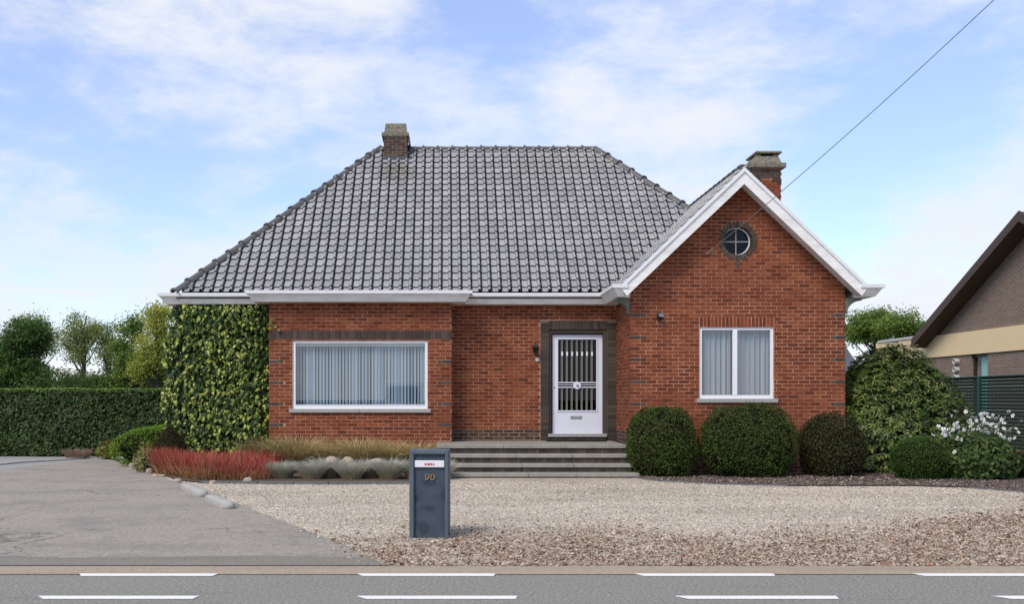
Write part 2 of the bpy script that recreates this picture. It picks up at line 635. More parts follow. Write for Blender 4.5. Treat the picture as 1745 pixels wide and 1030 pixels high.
M['laurel_top'] = m_leaf('laurel_top_leaf', [(0, (0.10, 0.17, 0.03)), (1, (0.19, 0.29, 0.06))], rough=0.4)  # lighter green, used only for leaves on the hedge top
M['rhodo'] = m_leaf('rhododendron_leaf', [(0, (0.0224, 0.0448, 0.0112)), (0.45, (0.0616, 0.1008, 0.0224)), (0.75, (0.1344, 0.1848, 0.0392)), (0.93, (0.2576, 0.3024, 0.0840)), (1, (0.3024, 0.2464, 0.0784))], (0.1456, 0.1960, 0.0358), rough=0.42, spec=0.4, trans=0.25, cscale=1.8)
M['anemone'] = m_leaf('anemone_leaf', [(0, (0.0288, 0.0600, 0.0176)), (0.6, (0.0640, 0.1160, 0.0304)), (0.95, (0.1120, 0.1600, 0.0440)), (1, (0.1920, 0.1600, 0.0400))], trans=0.25)
M['petal'] = NT('white_petal').done((0.82, 0.82, 0.80), 0.6, 0.3, trans=0.2)
M['pollen'] = NT('yellow_flower_eye').done((0.45, 0.36, 0.08), 0.8, 0.2)
M['stem'] = NT('green_stem').done((0.06, 0.075, 0.03), 0.7, 0.2)
M['yellow_shrub'] = m_leaf('yellow_green_leaf', [(0, (0.08, 0.12, 0.02)), (0.6, (0.20, 0.23, 0.045)), (0.85, (0.33, 0.29, 0.06)), (1, (0.36, 0.16, 0.04))])
M['pale_shrub'] = m_leaf('pale_variegated_leaf', [(0, (0.13, 0.15, 0.04)), (0.6, (0.30, 0.29, 0.12)), (1, (0.40, 0.31, 0.15))])
M['dry'] = m_leaf('dry_plant', [(0, (0.20, 0.12, 0.08)), (1, (0.38, 0.27, 0.20))])
M['tree_dark'] = m_leaf('dark_tree_leaf', [(0, (0.0405, 0.0878, 0.0243)), (0.6, (0.0878, 0.1688, 0.0405)), (1, (0.1755, 0.2565, 0.0675))], (0.1080, 0.1958, 0.0459), trans=0.45, cscale=0.5)
M['tree_grey'] = m_leaf('grey_green_tree_leaf', [(0, (0.1885, 0.2320, 0.1015)), (0.6, (0.3045, 0.3625, 0.1450)), (1, (0.4495, 0.4640, 0.2030))], (0.2900, 0.3625, 0.1160), trans=0.45, cscale=0.5)
M['tree_yellow'] = m_leaf('yellow_green_tree_leaf', [(0, (0.1960, 0.2660, 0.0560)), (0.6, (0.3500, 0.4060, 0.0770)), (1, (0.5880, 0.5320, 0.1190))], (0.5040, 0.5040, 0.1050), trans=0.45, cscale=0.4)
M['tree_mid'] = m_leaf('mid_green_tree_leaf', [(0, (0.0976, 0.1607, 0.0344)), (0.6, (0.1665, 0.2640, 0.0517)), (1, (0.2755, 0.3559, 0.0861))], (0.2181, 0.3100, 0.0631), trans=0.45, cscale=0.5)
M['scrub'] = m_leaf('scrub_leaf', [(0, (0.1148, 0.1283, 0.0607)), (0.6, (0.1890, 0.1958, 0.0810)), (1, (0.3645, 0.2970, 0.1080))], (0.3780, 0.2970, 0.0810), trans=0.25, cscale=0.35, lo=0.52, hi=0.68)
t = NT('bark')
M['bark'] = t.done(t.mix(t.noise(6, 5, 0.7, stretch=(3, 3, 0.6)), (0.045, 0.038, 0.030), (0.13, 0.115, 0.095)), 0.95, 0.1)
t = NT('ivy_leaf')
rn, tt = t.rnd(), t.attr('t')
green = t.ramp(rn, [(0, (0.012, 0.034, 0.009)), (0.5, (0.030, 0.070, 0.015)), (1, (0.075, 0.125, 0.024))])
lime = t.ramp(rn, [(0, (0.30, 0.37, 0.05)), (1, (0.60, 0.60, 0.14))])
patch = t.rng(t.math('FRACT', t.math('MULTIPLY', rn, 17.3)), 0.38, 0.44)
patch = t.math('MULTIPLY', patch, t.rng(t.noise(2.6, 3, 0.5), 0.34, 0.50, 0.2, 1.0))
c = t.mix(t.math('MULTIPLY', t.rng(tt, 0.10, 0.62, 0, 1, True), patch), green, lime)
M['ivy'] = t.done(c, 0.5, 0.3, trans=0.2)


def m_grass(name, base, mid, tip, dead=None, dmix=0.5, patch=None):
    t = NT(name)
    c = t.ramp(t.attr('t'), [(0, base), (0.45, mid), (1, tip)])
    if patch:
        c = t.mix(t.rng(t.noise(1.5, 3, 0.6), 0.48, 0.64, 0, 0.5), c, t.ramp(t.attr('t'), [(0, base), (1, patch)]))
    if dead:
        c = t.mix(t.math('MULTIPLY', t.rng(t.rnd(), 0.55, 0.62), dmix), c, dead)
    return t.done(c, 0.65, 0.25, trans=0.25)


M['g_red'] = m_grass('red_grass', (0.18, 0.11, 0.045), (0.31, 0.050, 0.038), (0.50, 0.042, 0.048), (0.40, 0.21, 0.115), 0.75, (0.36, 0.15, 0.08))
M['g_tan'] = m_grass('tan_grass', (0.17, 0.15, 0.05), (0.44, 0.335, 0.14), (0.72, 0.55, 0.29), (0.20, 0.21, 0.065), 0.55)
M['g_blue'] = m_grass('blue_fescue', (0.42, 0.32, 0.18), (0.42, 0.43, 0.33), (0.52, 0.56, 0.51), (0.50, 0.41, 0.26), 0.6)
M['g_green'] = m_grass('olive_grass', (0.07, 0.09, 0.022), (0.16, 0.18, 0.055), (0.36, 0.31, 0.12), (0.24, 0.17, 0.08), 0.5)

# ground
t = NT('road_asphalt')
sp = t.noise(52, 4, 0.85)
c = t.mix(t.rng(sp, 0.42, 0.60), (0.150, 0.141, 0.122), (0.375, 0.352, 0.305))
c = t.mix(t.rng(t.noise(0.6, 5, 0.65, stretch=(0.25, 1.3, 1)), 0.42, 0.66, 0, 0.35), c, (0.29, 0.275, 0.245))
c = t.mix(t.rng(t.noise(2.2, 5, 0.7, stretch=(0.3, 1.5, 1)), 0.58, 0.70, 0, 0.4), c, (0.12, 0.115, 0.105))
c = t.mix(t.rng(t.noise(28, 3, 0.85), 0.50, 0.62, 0, 0.5), c, (0.115, 0.108, 0.095))
c = t.mix(t.rng(t.noise(31, 3, 0.85, stretch=(1, 1, 1.7)), 0.52, 0.62, 0, 0.45), c, (0.47, 0.45, 0.40))
M['road'] = t.done(c, 0.9, 0.2, normal=t.bump(t.noise(140, 3, 0.7), 0.6, 0.01))
t = NT('driveway_asphalt')
c = t.mix(t.rng(t.noise(48, 5, 0.85), 0.42, 0.60), (0.205, 0.185, 0.152), (0.465, 0.42, 0.352))
c = t.mix(t.rng(t.noise(0.5, 6, 0.7, stretch=(0.7, 1.0, 1)), 0.40, 0.66, 0, 0.5), c, (0.37, 0.315, 0.265))
c = t.mix(t.rng(t.noise(1.1, 7, 0.75, stretch=(0.75, 0.95, 1)), 0.48, 0.66, 0, 0.65), c, (0.19, 0.182, 0.165))
cr_ = t.n('ShaderNodeTexVoronoi', feature='DISTANCE_TO_EDGE')
mpn = t.n('ShaderNodeMapping')
mpn.inputs['Scale'].default_value = (0.30, 0.55, 1)
nz = t.n('ShaderNodeTexNoise')
nz.inputs['Scale'].default_value = 1.6
nz.inputs['Detail'].default_value = 6
t.put(t.pos, nz.inputs['Vector'])
va = t.n('ShaderNodeVectorMath', operation='MULTIPLY_ADD')
t.put(nz.outputs['Color'], va.inputs[0])
va.inputs[1].default_value = (1.6, 1.6, 0)
t.put(t.pos, va.inputs[2])
t.put(va.outputs[0], mpn.inputs['Vector'])
t.put(mpn.outputs[0], cr_.inputs['Vector'])
cr_.inputs['Scale'].default_value = 1.0
crack = t.rng(cr_.outputs['Distance'], 0.0, 0.013, 1, 0)
crack = t.math('MULTIPLY', crack, t.rng(t.noise(0.7, 3), 0.40, 0.50))
c = t.mix(t.math('MULTIPLY', crack, 0.75), c, (0.055, 0.052, 0.048))
c = t.mix(t.rng(t.noise(17, 3, 0.8), 0.50, 0.64, 0, 0.45), c, (0.16, 0.148, 0.125))
c = t.mix(t.rng(t.noise(21, 3, 0.8, stretch=(1, 1, 1.7)), 0.53, 0.64, 0, 0.4), c, (0.50, 0.455, 0.385))
M['drive'] = t.done(c, 0.92, 0.18, normal=t.bump(t.noise(120, 4, 0.75), 0.5, 0.01))
t = NT('patched_asphalt')
c = t.mix(t.rng(t.noise(60, 4, 0.7), 0.35, 0.68), (0.155, 0.143, 0.120), (0.33, 0.305, 0.26))
M['apron'] = t.done(t.mix(t.rng(t.noise(1.3, 5, 0.7, stretch=(0.4, 2, 1)), 0.4, 0.7, 0, 0.5), c, (0.17, 0.155, 0.13)), 0.92, 0.15, normal=t.bump(t.noise(110, 4, 0.75), 0.4, 0.008))
t = NT('verge_concrete')
c = t.mix(t.rng(t.noise(70, 4, 0.8), 0.3, 0.7), (0.28, 0.225, 0.165), (0.52, 0.44, 0.34))
c = t.mix(t.rng(t.noise(1.2, 5, 0.7, stretch=(0.35, 2.5, 1)), 0.46, 0.66, 0, 0.6), c, (0.30, 0.225, 0.155))
c = t.mix(t.rng(t.noise(19, 4, 0.8), 0.5, 0.64, 0, 0.5), c, (0.22, 0.17, 0.12))
M['verge'] = t.done(c, 0.95, 0.1, normal=t.bump(t.noise(90, 4, 0.75), 0.4, 0.01))
t = NT('gravel')
cell = t.n('ShaderNodeTexVoronoi')
t.put(t.pos, cell.inputs['Vector'])
cell.inputs['Scale'].default_value = 48
sepc = t.n('ShaderNodeSeparateColor')
t.put(cell.outputs['Color'], sepc.inputs[0])
c = t.ramp(sepc.outputs[0], [(0, (0.30, 0.24, 0.18)), (0.3, (0.57, 0.485, 0.375)), (0.7, (0.71, 0.62, 0.495)), (1, (0.82, 0.75, 0.63))])
c = t.mix(t.rng(t.noise(30, 5, 0.8), 0.56, 0.66, 0, 0.7), c, (0.22, 0.18, 0.145))
c = t.mix(t.rng(t.noise(0.75, 5, 0.65, stretch=(0.30, 1.1, 1)), 0.42, 0.66, 0, 0.6), c, (0.31, 0.265, 0.20))
c = t.mix(t.rng(t.noise(13, 5, 0.8), 0.52, 0.64, 0, 0.45), c, (0.24, 0.20, 0.15))
M['gravel'] = t.done(c, 0.95, 0.1, normal=t.bump(t.rng(cell.outputs['Distance'], 0, 0.7, 1, 0), 0.8, 0.02))
t = NT('litter_chips')
M['chips'] = t.done(t.ramp(t.rnd(), [(0, (0.06, 0.035, 0.022)), (0.25, (0.18, 0.115, 0.075)), (0.55, (0.36, 0.265, 0.195)), (0.82, (0.52, 0.415, 0.325)), (0.95, (0.62, 0.54, 0.47)), (1, (0.38, 0.15, 0.07))]), 0.9, 0.15)
t = NT('pale_stone_chips')
M['pebble'] = t.done(t.ramp(t.rnd(), [(0, (0.10, 0.075, 0.055)), (0.16, (0.30, 0.245, 0.185)), (0.3, (0.52, 0.44, 0.34)), (0.7, (0.68, 0.59, 0.47)), (1, (0.80, 0.73, 0.62))]), 0.9, 0.15)
t = NT('bed_soil')
M['soil'] = t.done(t.mix(t.noise(40, 5, 0.75), (0.07, 0.05, 0.038), (0.22, 0.17, 0.14)), 0.97, 0.05, normal=t.bump(t.noise(60, 5, 0.75), 0.8, 0.03))
t = NT('mulch_chips')
M['mulch'] = t.done(t.ramp(t.rnd(), [(0, (0.045, 0.032, 0.026)), (0.5, (0.13, 0.095, 0.075)), (0.85, (0.27, 0.21, 0.175)), (1, (0.48, 0.40, 0.35))]), 0.9, 0.15)
t = NT('meadow')
M['meadow'] = t.done(t.mix(t.noise(0.3, 6, 0.7), (0.045, 0.065, 0.018), (0.085, 0.105, 0.032)), 0.97, 0.05)
t = NT('slate_edging')
M['edging'] = t.done(t.mix(t.noise(9, 5, 0.7), (0.075, 0.078, 0.080), (0.19, 0.19, 0.185)), 0.85, 0.2)
t = NT('pale_concrete')
M['concrete'] = t.done(t.mix(t.noise(10, 6, 0.7), (0.25, 0.24, 0.215), (0.50, 0.485, 0.445)), 0.92, 0.15, normal=t.bump(t.noise(60, 4), 0.3, 0.01))
t = NT('grey_gravel')
M['grey_gravel'] = t.done(t.mix(t.rng(t.noise(45, 4, 0.8), 0.3, 0.7), (0.19, 0.19, 0.185), (0.48, 0.475, 0.46)), 0.95, 0.1, normal=t.bump(t.noise(60, 3), 0.6, 0.02))
t = NT('road_paint')
M['paint'] = t.done(t.mix(t.rng(t.noise(38, 6, 0.75), 0.54, 0.66, 0, 0.6), (0.80, 0.80, 0.775), (0.45, 0.44, 0.41)), 0.7, 0.3)
t = NT('rock')
c = t.ramp(t.rnd(), [(0, (0.32, 0.28, 0.225)), (0.5, (0.48, 0.395, 0.30)), (1, (0.50, 0.33, 0.20))])
M['rock'] = t.done(t.mix(t.noise(12, 5, 0.7), scale_c((0.28, 0.25, 0.21), 1), c), 0.93, 0.15, normal=t.bump(t.noise(25, 5, 0.7), 0.5, 0.02))
t = NT('mailbox_bluestone')
c = t.mix(t.rng(t.noise(7, 5, 0.65), 0.3, 0.7), (0.034, 0.050, 0.070), (0.058, 0.080, 0.105))
oc = t.n('ShaderNodeTexCoord').outputs['Object']
ds = t.n('ShaderNodeVectorMath', operation='MULTIPLY_ADD')
nzc = t.n('ShaderNodeTexNoise')
nzc.inputs['Scale'].default_value = 9
t.put(oc, nzc.inputs['Vector'])
t.put(nzc.outputs['Color'], ds.inputs[0])
ds.inputs[1].default_value = (0.05, 0, 0.05)
t.put(oc, ds.inputs[2])
for (sx_, sz_, rx_, rz_) in ((0.025, 0.645, 0.080, 0.038), (0.025, 0.365, 0.080, 0.034), (-0.125, 0.47, 0.045, 0.060), (0.195, 0.52, 0.040, 0.075), (-0.04, 0.14, 0.07, 0.08)):
    df = t.n('ShaderNodeVectorMath', operation='SUBTRACT')
    t.put(ds.outputs[0], df.inputs[0])
    df.inputs[1].default_value = (sx_, 0, sz_)
    dm = t.n('ShaderNodeVectorMath', operation='MULTIPLY')
    t.put(df.outputs[0], dm.inputs[0])
    dm.inputs[1].default_value = (1 / rx_, 0, 1 / rz_)
    dl = t.n('ShaderNodeVectorMath', operation='LENGTH')
    t.put(dm.outputs[0], dl.inputs[0])
    c = t.mix(t.rng(dl.outputs['Value'], 0.7, 1.15, 0.62, 0.0, True), c, (0.018, 0.026, 0.038))
M['bluestone'] = t.done(c, 0.6, 0.35, normal=t.bump(t.noise(70, 4), 0.15, 0.004))
t = NT('mailbox_edge_stone')
M['bluestone_edge'] = t.done(t.mix(t.noise(9, 5, 0.65), (0.060, 0.082, 0.105), (0.115, 0.140, 0.165)), 0.65, 0.35)
M['flap'] = NT('white_letter_flap').done((0.72, 0.72, 0.74), 0.4, 0.5)
M['red'] = NT('red_emblem').done((0.50, 0.020, 0.022), 0.5, 0.4)
M['bronze'] = NT('bronze_numerals').done((0.36, 0.235, 0.115), 0.45, 0.5, metal=0.3)
# neighbours
t = NT('brown_brickwork')
bt = t.n('ShaderNodeTexBrick')
mpn = t.n('ShaderNodeMapping')
mpn.inputs['Rotation'].default_value = (R(90), 0, R(90))
t.put(t.pos, mpn.inputs['Vector'])
cmbn = t.n('ShaderNodeCombineXYZ')
sp_ = t.n('ShaderNodeSeparateXYZ')
t.put(t.pos, sp_.inputs[0])
t.put(sp_.outputs['Y'], cmbn.inputs[0])
t.put(sp_.outputs['Z'], cmbn.inputs[1])
t.put(cmbn.outputs[0], bt.inputs['Vector'])
for k, v in (('Color1', (0.165, 0.110, 0.082, 1)), ('Color2', (0.225, 0.160, 0.125, 1)), ('Mortar', (0.33, 0.27, 0.22, 1))):
    bt.inputs[k].default_value = v
bt.inputs['Scale'].default_value = 1.0
bt.inputs['Brick Width'].default_value = 0.21
bt.inputs['Row Height'].default_value = 0.072
bt.inputs['Mortar Size'].default_value = 0.011
bt.inputs['Bias'].default_value = -0.1
M['nbrick'] = t.done(bt.outputs['Color'], 0.9, 0.2, normal=t.bump(bt.outputs['Fac'], 0.6, -0.012))
t = NT('cream_cladding')
M['cream'] = t.done(t.mix(t.noise(3, 4), (0.74, 0.57, 0.33), (0.82, 0.64, 0.38)), 0.6, 0.3)
t = NT('brown_timber')
M['brown_wood'] = t.done(t.mix(t.noise(5, 4, 0.6, stretch=(1, 3, 8)), (0.055, 0.036, 0.028), (0.105, 0.074, 0.060)), 0.7, 0.3)
t = NT('brown_roof_tile')
M['nroof'] = t.done(t.mix(t.noise(5, 4, 0.7), (0.11, 0.055, 0.038), (0.19, 0.105, 0.075)), 0.85, 0.2)
M['nframe'] = NT('dark_window_frame').done((0.030, 0.026, 0.025), 0.5, 0.4)
M['teal'] = NT('teal_curtain').done((0.20, 0.50, 0.45), 0.8, 0.2)
M['pipe'] = NT('grey_flue').done((0.50, 0.49, 0.47), 0.5, 0.4)
M['fence'] = NT('green_fence_metal').done((0.010, 0.055, 0.047), 0.5, 0.4)
M['slat'] = NT('dark_fence_slat').done((0.030, 0.034, 0.031), 0.85, 0.08)
M['wire'] = NT('green_fence_wire').done((0.020, 0.075, 0.060), 0.6, 0.2)
t = NT('orange_timber')
M['orange_wood'] = t.done(t.mix(t.noise(6, 5, 0.7, stretch=(1, 1, 5)), (0.23, 0.10, 0.04), (0.36, 0.17, 0.07)), 0.85, 0.2)
t = NT('slate_roof')
M['slate'] = t.done(t.mix(t.noise(4, 5, 0.7), (0.055, 0.062, 0.072), (0.11, 0.118, 0.13)), 0.7, 0.4)
t = NT('orange_brickwork')
M['obrick'] = t.done(t.mix(t.noise(6, 4, 0.7), (0.28, 0.105, 0.055), (0.40, 0.165, 0.09)), 0.9, 0.2)

# ------------------------------------------------------------------ the ground


def sheet(name, outline, zoff, m, zf=GZ, step=0.8, kind='structure'):
    """a flat outline laid on the ground, cut fine enough to follow it"""
    bm = bmesh.new()
    vsx = [bm.verts.new((x, y, 0)) for x, y in outline]
    bm.faces.new(vsx)
    ys = [p[1] for p in outline]
    y = math.floor(min(ys)) + step
    while y < max(ys) and y < 30:
        if y > 9:
            bmesh.ops.bisect_plane(bm, geom=bm.verts[:] + bm.edges[:] + bm.faces[:], plane_co=(0, y, 0), plane_no=(0, 1, 0))
        y += step
    for v in bm.verts:
        v.co.z = zf(v.co.y) + zoff
    bmesh.ops.triangulate(bm, faces=bm.faces)
    bmesh.ops.recalc_face_normals(bm, faces=bm.faces)
    if sum(f.normal.z for f in bm.faces) < 0:
        bmesh.ops.reverse_faces(bm, faces=bm.faces)
    me = bpy.data.meshes.new(name)
    bm.to_mesh(me)
    bm.free()
    me.materials.append(m)
    o = link(bpy.data.objects.new(name, me))
    return tag(o, kind=kind)


sheet('ground', [(-900, -900), (900, -900), (900, 1600), (-900, 1600)], -0.02, M['meadow'])
ROAD_Y = 9.13
sheet('road', [(-250, -6), (250, -6), (250, ROAD_Y), (-250, ROAD_Y)], 0.0, M['road'])
VY = 9.60
verge_top = [(x, VY + 0.03 * math.sin(x * 1.7) + 0.02 * math.sin(x * 4.1 + 1)) for x in np.linspace(60, -60, 121)]
sheet('verge', [(-60, ROAD_Y - 0.02), (60, ROAD_Y - 0.02)] + verge_top, 0.006, M['verge'])
drive_r = [G(664, 966), G(600, 936), G(520, 905), G(455, 880), G(400, 858), G(345, 838), G(310, 827), G(262, 810), G(225, 796), G(203, 788)]
drive_l = [(-8.3, 25.3), (-8.85, 24.9), (-9.1, 23.4), (-9.5, 21.4), (-10.5, 20.3), (-13, 19.4), (-40, 19.0)]


def ragged(pts_, amp, seed):
    r_ = random.Random(seed)
    out = []
    for a, b in zip(pts_[:-1], pts_[1:]):
        n_ = max(1, int(math.hypot(b[0] - a[0], b[1] - a[1]) / 0.12))
        for i in range(n_):
            u = i / n_
            out.append((a[0] + (b[0] - a[0]) * u + r_.uniform(-amp, amp), a[1] + (b[1] - a[1]) * u + r_.uniform(-amp, amp) * 0.5))
    return out + [pts_[-1]]


sheet('driveway', [(-40, VY + 0.02)] + ragged(drive_r, 0.030, 5) + drive_l, 0.008, M['drive'])
jag = [(x, 10.08 + 0.05 * math.sin(x * 2.3) + 0.03 * math.sin(x * 5.7)) for x in np.linspace(-0.75, -30, 60)]
sheet('driveway_apron', [(-30, VY - 0.05), (-0.50, VY - 0.05)] + jag, 0.013, M['apron'])
sheet('gravel_yard', [drive_r[0], (60, VY)] + [(60, 24), (-6.0, 24)] + [(p[0], p[1]) for p in drive_r[::-1][1:-1]], 0.004, M['gravel'])
sheet('side_gravel', [(-40, 18.8), (-13, 19.2), (-10.5, 20.1), (-9.5, 21.2), (-9.1, 23.2), (-8.85, 24.8), (-8.3, 25.2), (-5.7, 25.2), (-5.7, 27), (-40, 27)], 0.005, M['grey_gravel'])
LB_front = [G(700, 826), G(560, 827), G(440, 826), G(345, 825)]
sheet('left_bed', [(0.05, 18.55), LB_front[0], LB_front[1], LB_front[2], LB_front[3], G(300, 820), G(255, 803), G(228, 793), G(212, 787), (-7.4, 25.2), (-5.3, 25.2), (-5.3, 22.3), (0.05, 22.3)], 0.022, M['soil'])
RB_front = [G(1078, 815), G(1128, 822), G(1230, 827), G(1342, 830), G(1555, 830), G(1650, 833), G(1745, 840), G(1900, 850)]
sheet('right_bed', RB_front + [(RB_front[-1][0] + 3, 26), (3.6, 26)], 0.018, M['soil'])

# road markings: the two broken white lines of a cycle lane (1.25 m dash, 1.25 m gap)


def marking(px0, px1, py, slant=0.12, w=0.115):
    x0, Y = G(px0, py)
    x1, _ = G(px1, py)
    Y = EYE * F / (py - CY)
    x0, x1 = (px0 - CX) * Y / F, (px1 - CX) * Y / F
    mb = MB()
    mb.prism([(x0 + slant, Y - w / 2), (x1 - 0.02, Y - w / 2), (x1 + (0.0 if slant > 0 else 0), Y + w / 2), (x0, Y + w / 2)], 0.004, 0.008, axis='z')
    o = mb.build('road_marking', M['paint'])
    return tag(o, kind='structure')


for k in range(-4, 6):
    marking(132 + 476 * k, 369 + 476 * k, 981.6, 0.06 if k else 0.05)
for k in range(-3, 5):
    marking(61 + 546.5 * k, 336 + 546.5 * k, 1020.4, 0.08)

# ------------------------------------------------------------------ the house
house = empty('brick_house', 'red brick bungalow with hipped grey tile roof and a white-edged gabled wing', 'house', (1.0, 22.0, 0.0))
ROW, BL, JT = 0.0743, 0.2185, 0.0145
Z0 = 0.0188
YG, YB, YP = 20.5, 21.6, 22.15            # front of the gabled wing, of the bay, of the porch wall
XGL, XGR = 3.72, 8.03
XBL, XBR = -3.70, 0.161
XL = -5.67
XC, ZA, KS = 5.895, 6.12, 0.955           # gable apex and slope


def rect_minus(rs, holes):
    for (a, b, c, d) in holes:
        out = []
        for (u0, u1, z0, z1) in rs:
            if u1 <= a or u0 >= b or z1 <= c or z0 >= d:
                out.append((u0, u1, z0, z1))
                continue
            if u0 < a:
                out.append((u0, a, z0, z1))
            if u1 > b:
                out.append((b, u1, z0, z1))
            m0, m1 = max(u0, a), min(u1, b)
            if z0 < c:
                out.append((m0, m1, z0, c))
            if z1 > d:
                out.append((m0, m1, d, z1))
        rs = out
    return rs


def lay(u0, u1, k0, k1, holes=(), clip=None, phase=0.0):
    """running bond; returns brick rectangles, joints left out"""
    res = []
    for k in range(k0, k1 + 1):
        zb, zt = Z0 + k * ROW, Z0 + (k + 1) * ROW - JT
        a, b = u0, u1
        if clip:
            cl = clip((zb + zt) / 2)
            if cl is None:
                continue
            spans = cl
        else:
            spans = [(a, b)]
        for (a, b) in spans:
            a, b = max(a, u0), min(b, u1)
            if b - a < 0.03:
                continue
            off = phase + (0.5 * BL if k % 2 else 0.0) + random.uniform(-0.006, 0.006)
            i = math.floor((a - off) / BL)
            x = off + i * BL
            while x < b:
                s0, s1 = max(x, a), min(x + BL - JT, b)
                if s1 - s0 > 0.02:
                    for q in rect_minus([(s0, s1, zb, zt)], [(h[0] - JT, h[1] + JT, h[2] - JT * 0.6, h[3] + JT * 0.6) for h in holes]):
                        if q[1] - q[0] > 0.02 and q[3] - q[2] > 0.012:
                            res.append(q)
                x += BL
    return res


def face_box(mb, face, w, q, depth=0.095, jit=0.002, r=None):
    """one brick with its outer face on a wall plane: 'front' (-Y), 'left' (-X) or 'right' (+X)"""
    j = random.uniform(-jit, jit)
    u0, u1, z0, z1 = q
    if face == 'front':
        mb.box(u0, u1, w + j, w + depth, z0, z1, r)
    elif face == 'left':
        mb.box(w + j, w + depth, u0, u1, z0, z1, r)
    else:
        mb.box(w - depth, w + j, u0, u1, z0, z1, r)


_brick_meshes = {}


def single(name, m, w, q, parent, depth=0.095):
    """a brick of its own: alike bricks share one mesh and are set in place"""
    L, H = round(q[1] - q[0], 3), round(q[3] - q[2], 3)
    key = (name, L, H)
    me = _brick_meshes.get(key)
    if me is None:
        mb = MB()
        pts, fs = bevel_box(-L / 2, L / 2, 0, depth, -H / 2, H / 2, 0.0035)
        mb.add(pts, fs, 0.0)
        me = mb.mesh(name)
        me.materials.append(m)
        _brick_meshes[key] = me
    o = bpy.data.objects.new(name, me)
    link(o)
    wparent(o, parent)
    o.location = Vector(o.location) + Vector(((q[0] + q[1]) / 2, w + random.uniform(-0.0025, 0.0025), (q[2] + q[3]) / 2))
    o.rotation_euler = (random.uniform(-0.008, 0.008), random.uniform(-0.006, 0.006), random.uniform(-0.006, 0.006))
    return o


def mortar(mb, face, w, u0, u1, z0, z1, holes=(), thick=0.28, rec=0.006):
    us = sorted({u0, u1, *[h[0] for h in holes if u0 < h[0] < u1], *[h[1] for h in holes if u0 < h[1] < u1]})
    for a, b in zip(us[:-1], us[1:]):
        zs = [(z0, z1)]
        for h in holes:
            if h[0] <= a + 1e-6 and h[1] >= b - 1e-6:
                nz_ = []
                for (p, q) in zs:
                    if h[2] > p:
                        nz_.append((p, min(q, h[2])))
                    if h[3] < q:
                        nz_.append((max(p, h[3]), q))
                zs = [s for s in nz_ if s[1] - s[0] > 1e-5]
        for (p, q) in zs:
            if face == 'front':
                mb.box(a, b, w + rec, w + thick, p, q)
            elif face == 'left':
                mb.box(w + rec, w + thick, a, b, p, q)
            else:
                mb.box(w - thick, w - rec, a, b, p, q)


def pane(name, pts, m, parent):
    """a sheet of glass whose normal looks to the street"""
    me_ = bpy.data.meshes.new(name)
    me_.from_pydata([tuple(p) for p in pts], [], [tuple(range(len(pts)))])
    if me_.polygons[0].normal.y > 0:
        me_.flip_normals()
    me_.materials.append(m)
    o_ = link(bpy.data.objects.new(name, me_))
    wparent(o_, parent)
    return o_


# --- openings
def rect_px(x0, x1, y0, y1, Y):
    a, b = P(x0, y0, Y), P(x1, y1, Y)
    return (a.x, b.x, b.z, a.z)


GW = rect_px(1192, 1318.5, 558, 681, YG)       # window of the gabled wing
BWN = rect_px(498.5, 728.5, 581, 698, YB)      # wide bay window
DOOR = rect_px(935.5, 1035, 562, 752, YP)      # door opening inside its dark surround
SUR = rect_px(921, 1050.2, 547, 752, YP)
PC = (5.875, 4.735)                            # porthole centre
PR = 0.392
TOPZ = 3.70

# ---- gabled wing, front
wall_g = MB()
mortar(wall_g, 'front', YG, XGL + 0.01, XGR - 0.01, 0, 3.60, [GW])


def gable_span(z, extra=0.0, hole=None):
    top = ZA - 0.24 + extra
    h = (top - z) / KS
    if h < 0.02:
        return None
    a, b = max(XGL, XC - h), min(XGR, XC + h)
    if hole:
        d = abs(z - PC[1])
        if d < hole:
            g = math.sqrt(hole * hole - d * d)
            return [(a, PC[0] - g), (PC[0] + g, b)]
    return [(a, b)]


z = 3.60
while z < ZA - 0.2:
    for sp_ in (gable_span(z + 0.0186, 0.02, 0.305) or []):
        if sp_[1] - sp_[0] > 0.02:
            wall_g.box(max(sp_[0], XGL + 0.01), min(sp_[1], XGR - 0.01), YG + 0.006, YG + 0.28, z, z + 0.0372)
    z += 0.0372
wg = wall_g.build('wall', M['mortar'], house)
tag(wg, 'tall gabled brick wall of the right wing')
SOLD = (GW[0], GW[1], GW[3] + 0.012, GW[3] + 0.205)
quoins = []
for k in range(7, 47, 6):
    quoins += [(XGL, XGL + 0.318, Z0 + k * ROW, Z0 + (k + 1) * ROW - JT), (XGR - 0.29, XGR, Z0 + k * ROW, Z0 + (k + 1) * ROW - JT)]
SILLG = rect_px(1187, 1325, 680, 687, YG)
holes = [GW, SOLD, SILLG] + quoins
PLG = 0.60                                    # dark plinth at the foot of the walls
br = lay(XGL, XGR, 8, 48, holes) + lay(XGL, XGR, 49, 84, [], clip=lambda z_: gable_span(z_, 0.0, PR))
full = sorted([q for q in br if q[1] - q[0] > 0.19 and q[3] - q[2] > 0.055], key=lambda q: abs(q[2] - 2.6))
chosen = full[:290]
cs = set(chosen)
for q in chosen:
    single('brick', M['brick'], YG, q, wg)
mb = MB()
for q in br:
    if q not in cs:
        face_box(mb, 'front', YG, q)
tag(mb.build('brick_courses', M['brick'], wg), kind='stuff')
for q in quoins:
    if q[2] > 0.6:
        L = q[1] - q[0]
        cut = q[0] + (0.206 if q[0] < 5 else L - 0.206)
        single('dark_brick', M['brick_dark'], YG - 0.003, (q[0], cut - 0.005, q[2], q[3]), wg)
        single('dark_brick', M['brick_dark'], YG - 0.003, (cut + 0.005, q[1], q[2], q[3]), wg)
mb = MB()
for q in lay(XGL, XGR, 0, 7, []):
    face_box(mb, 'front', YG, q)
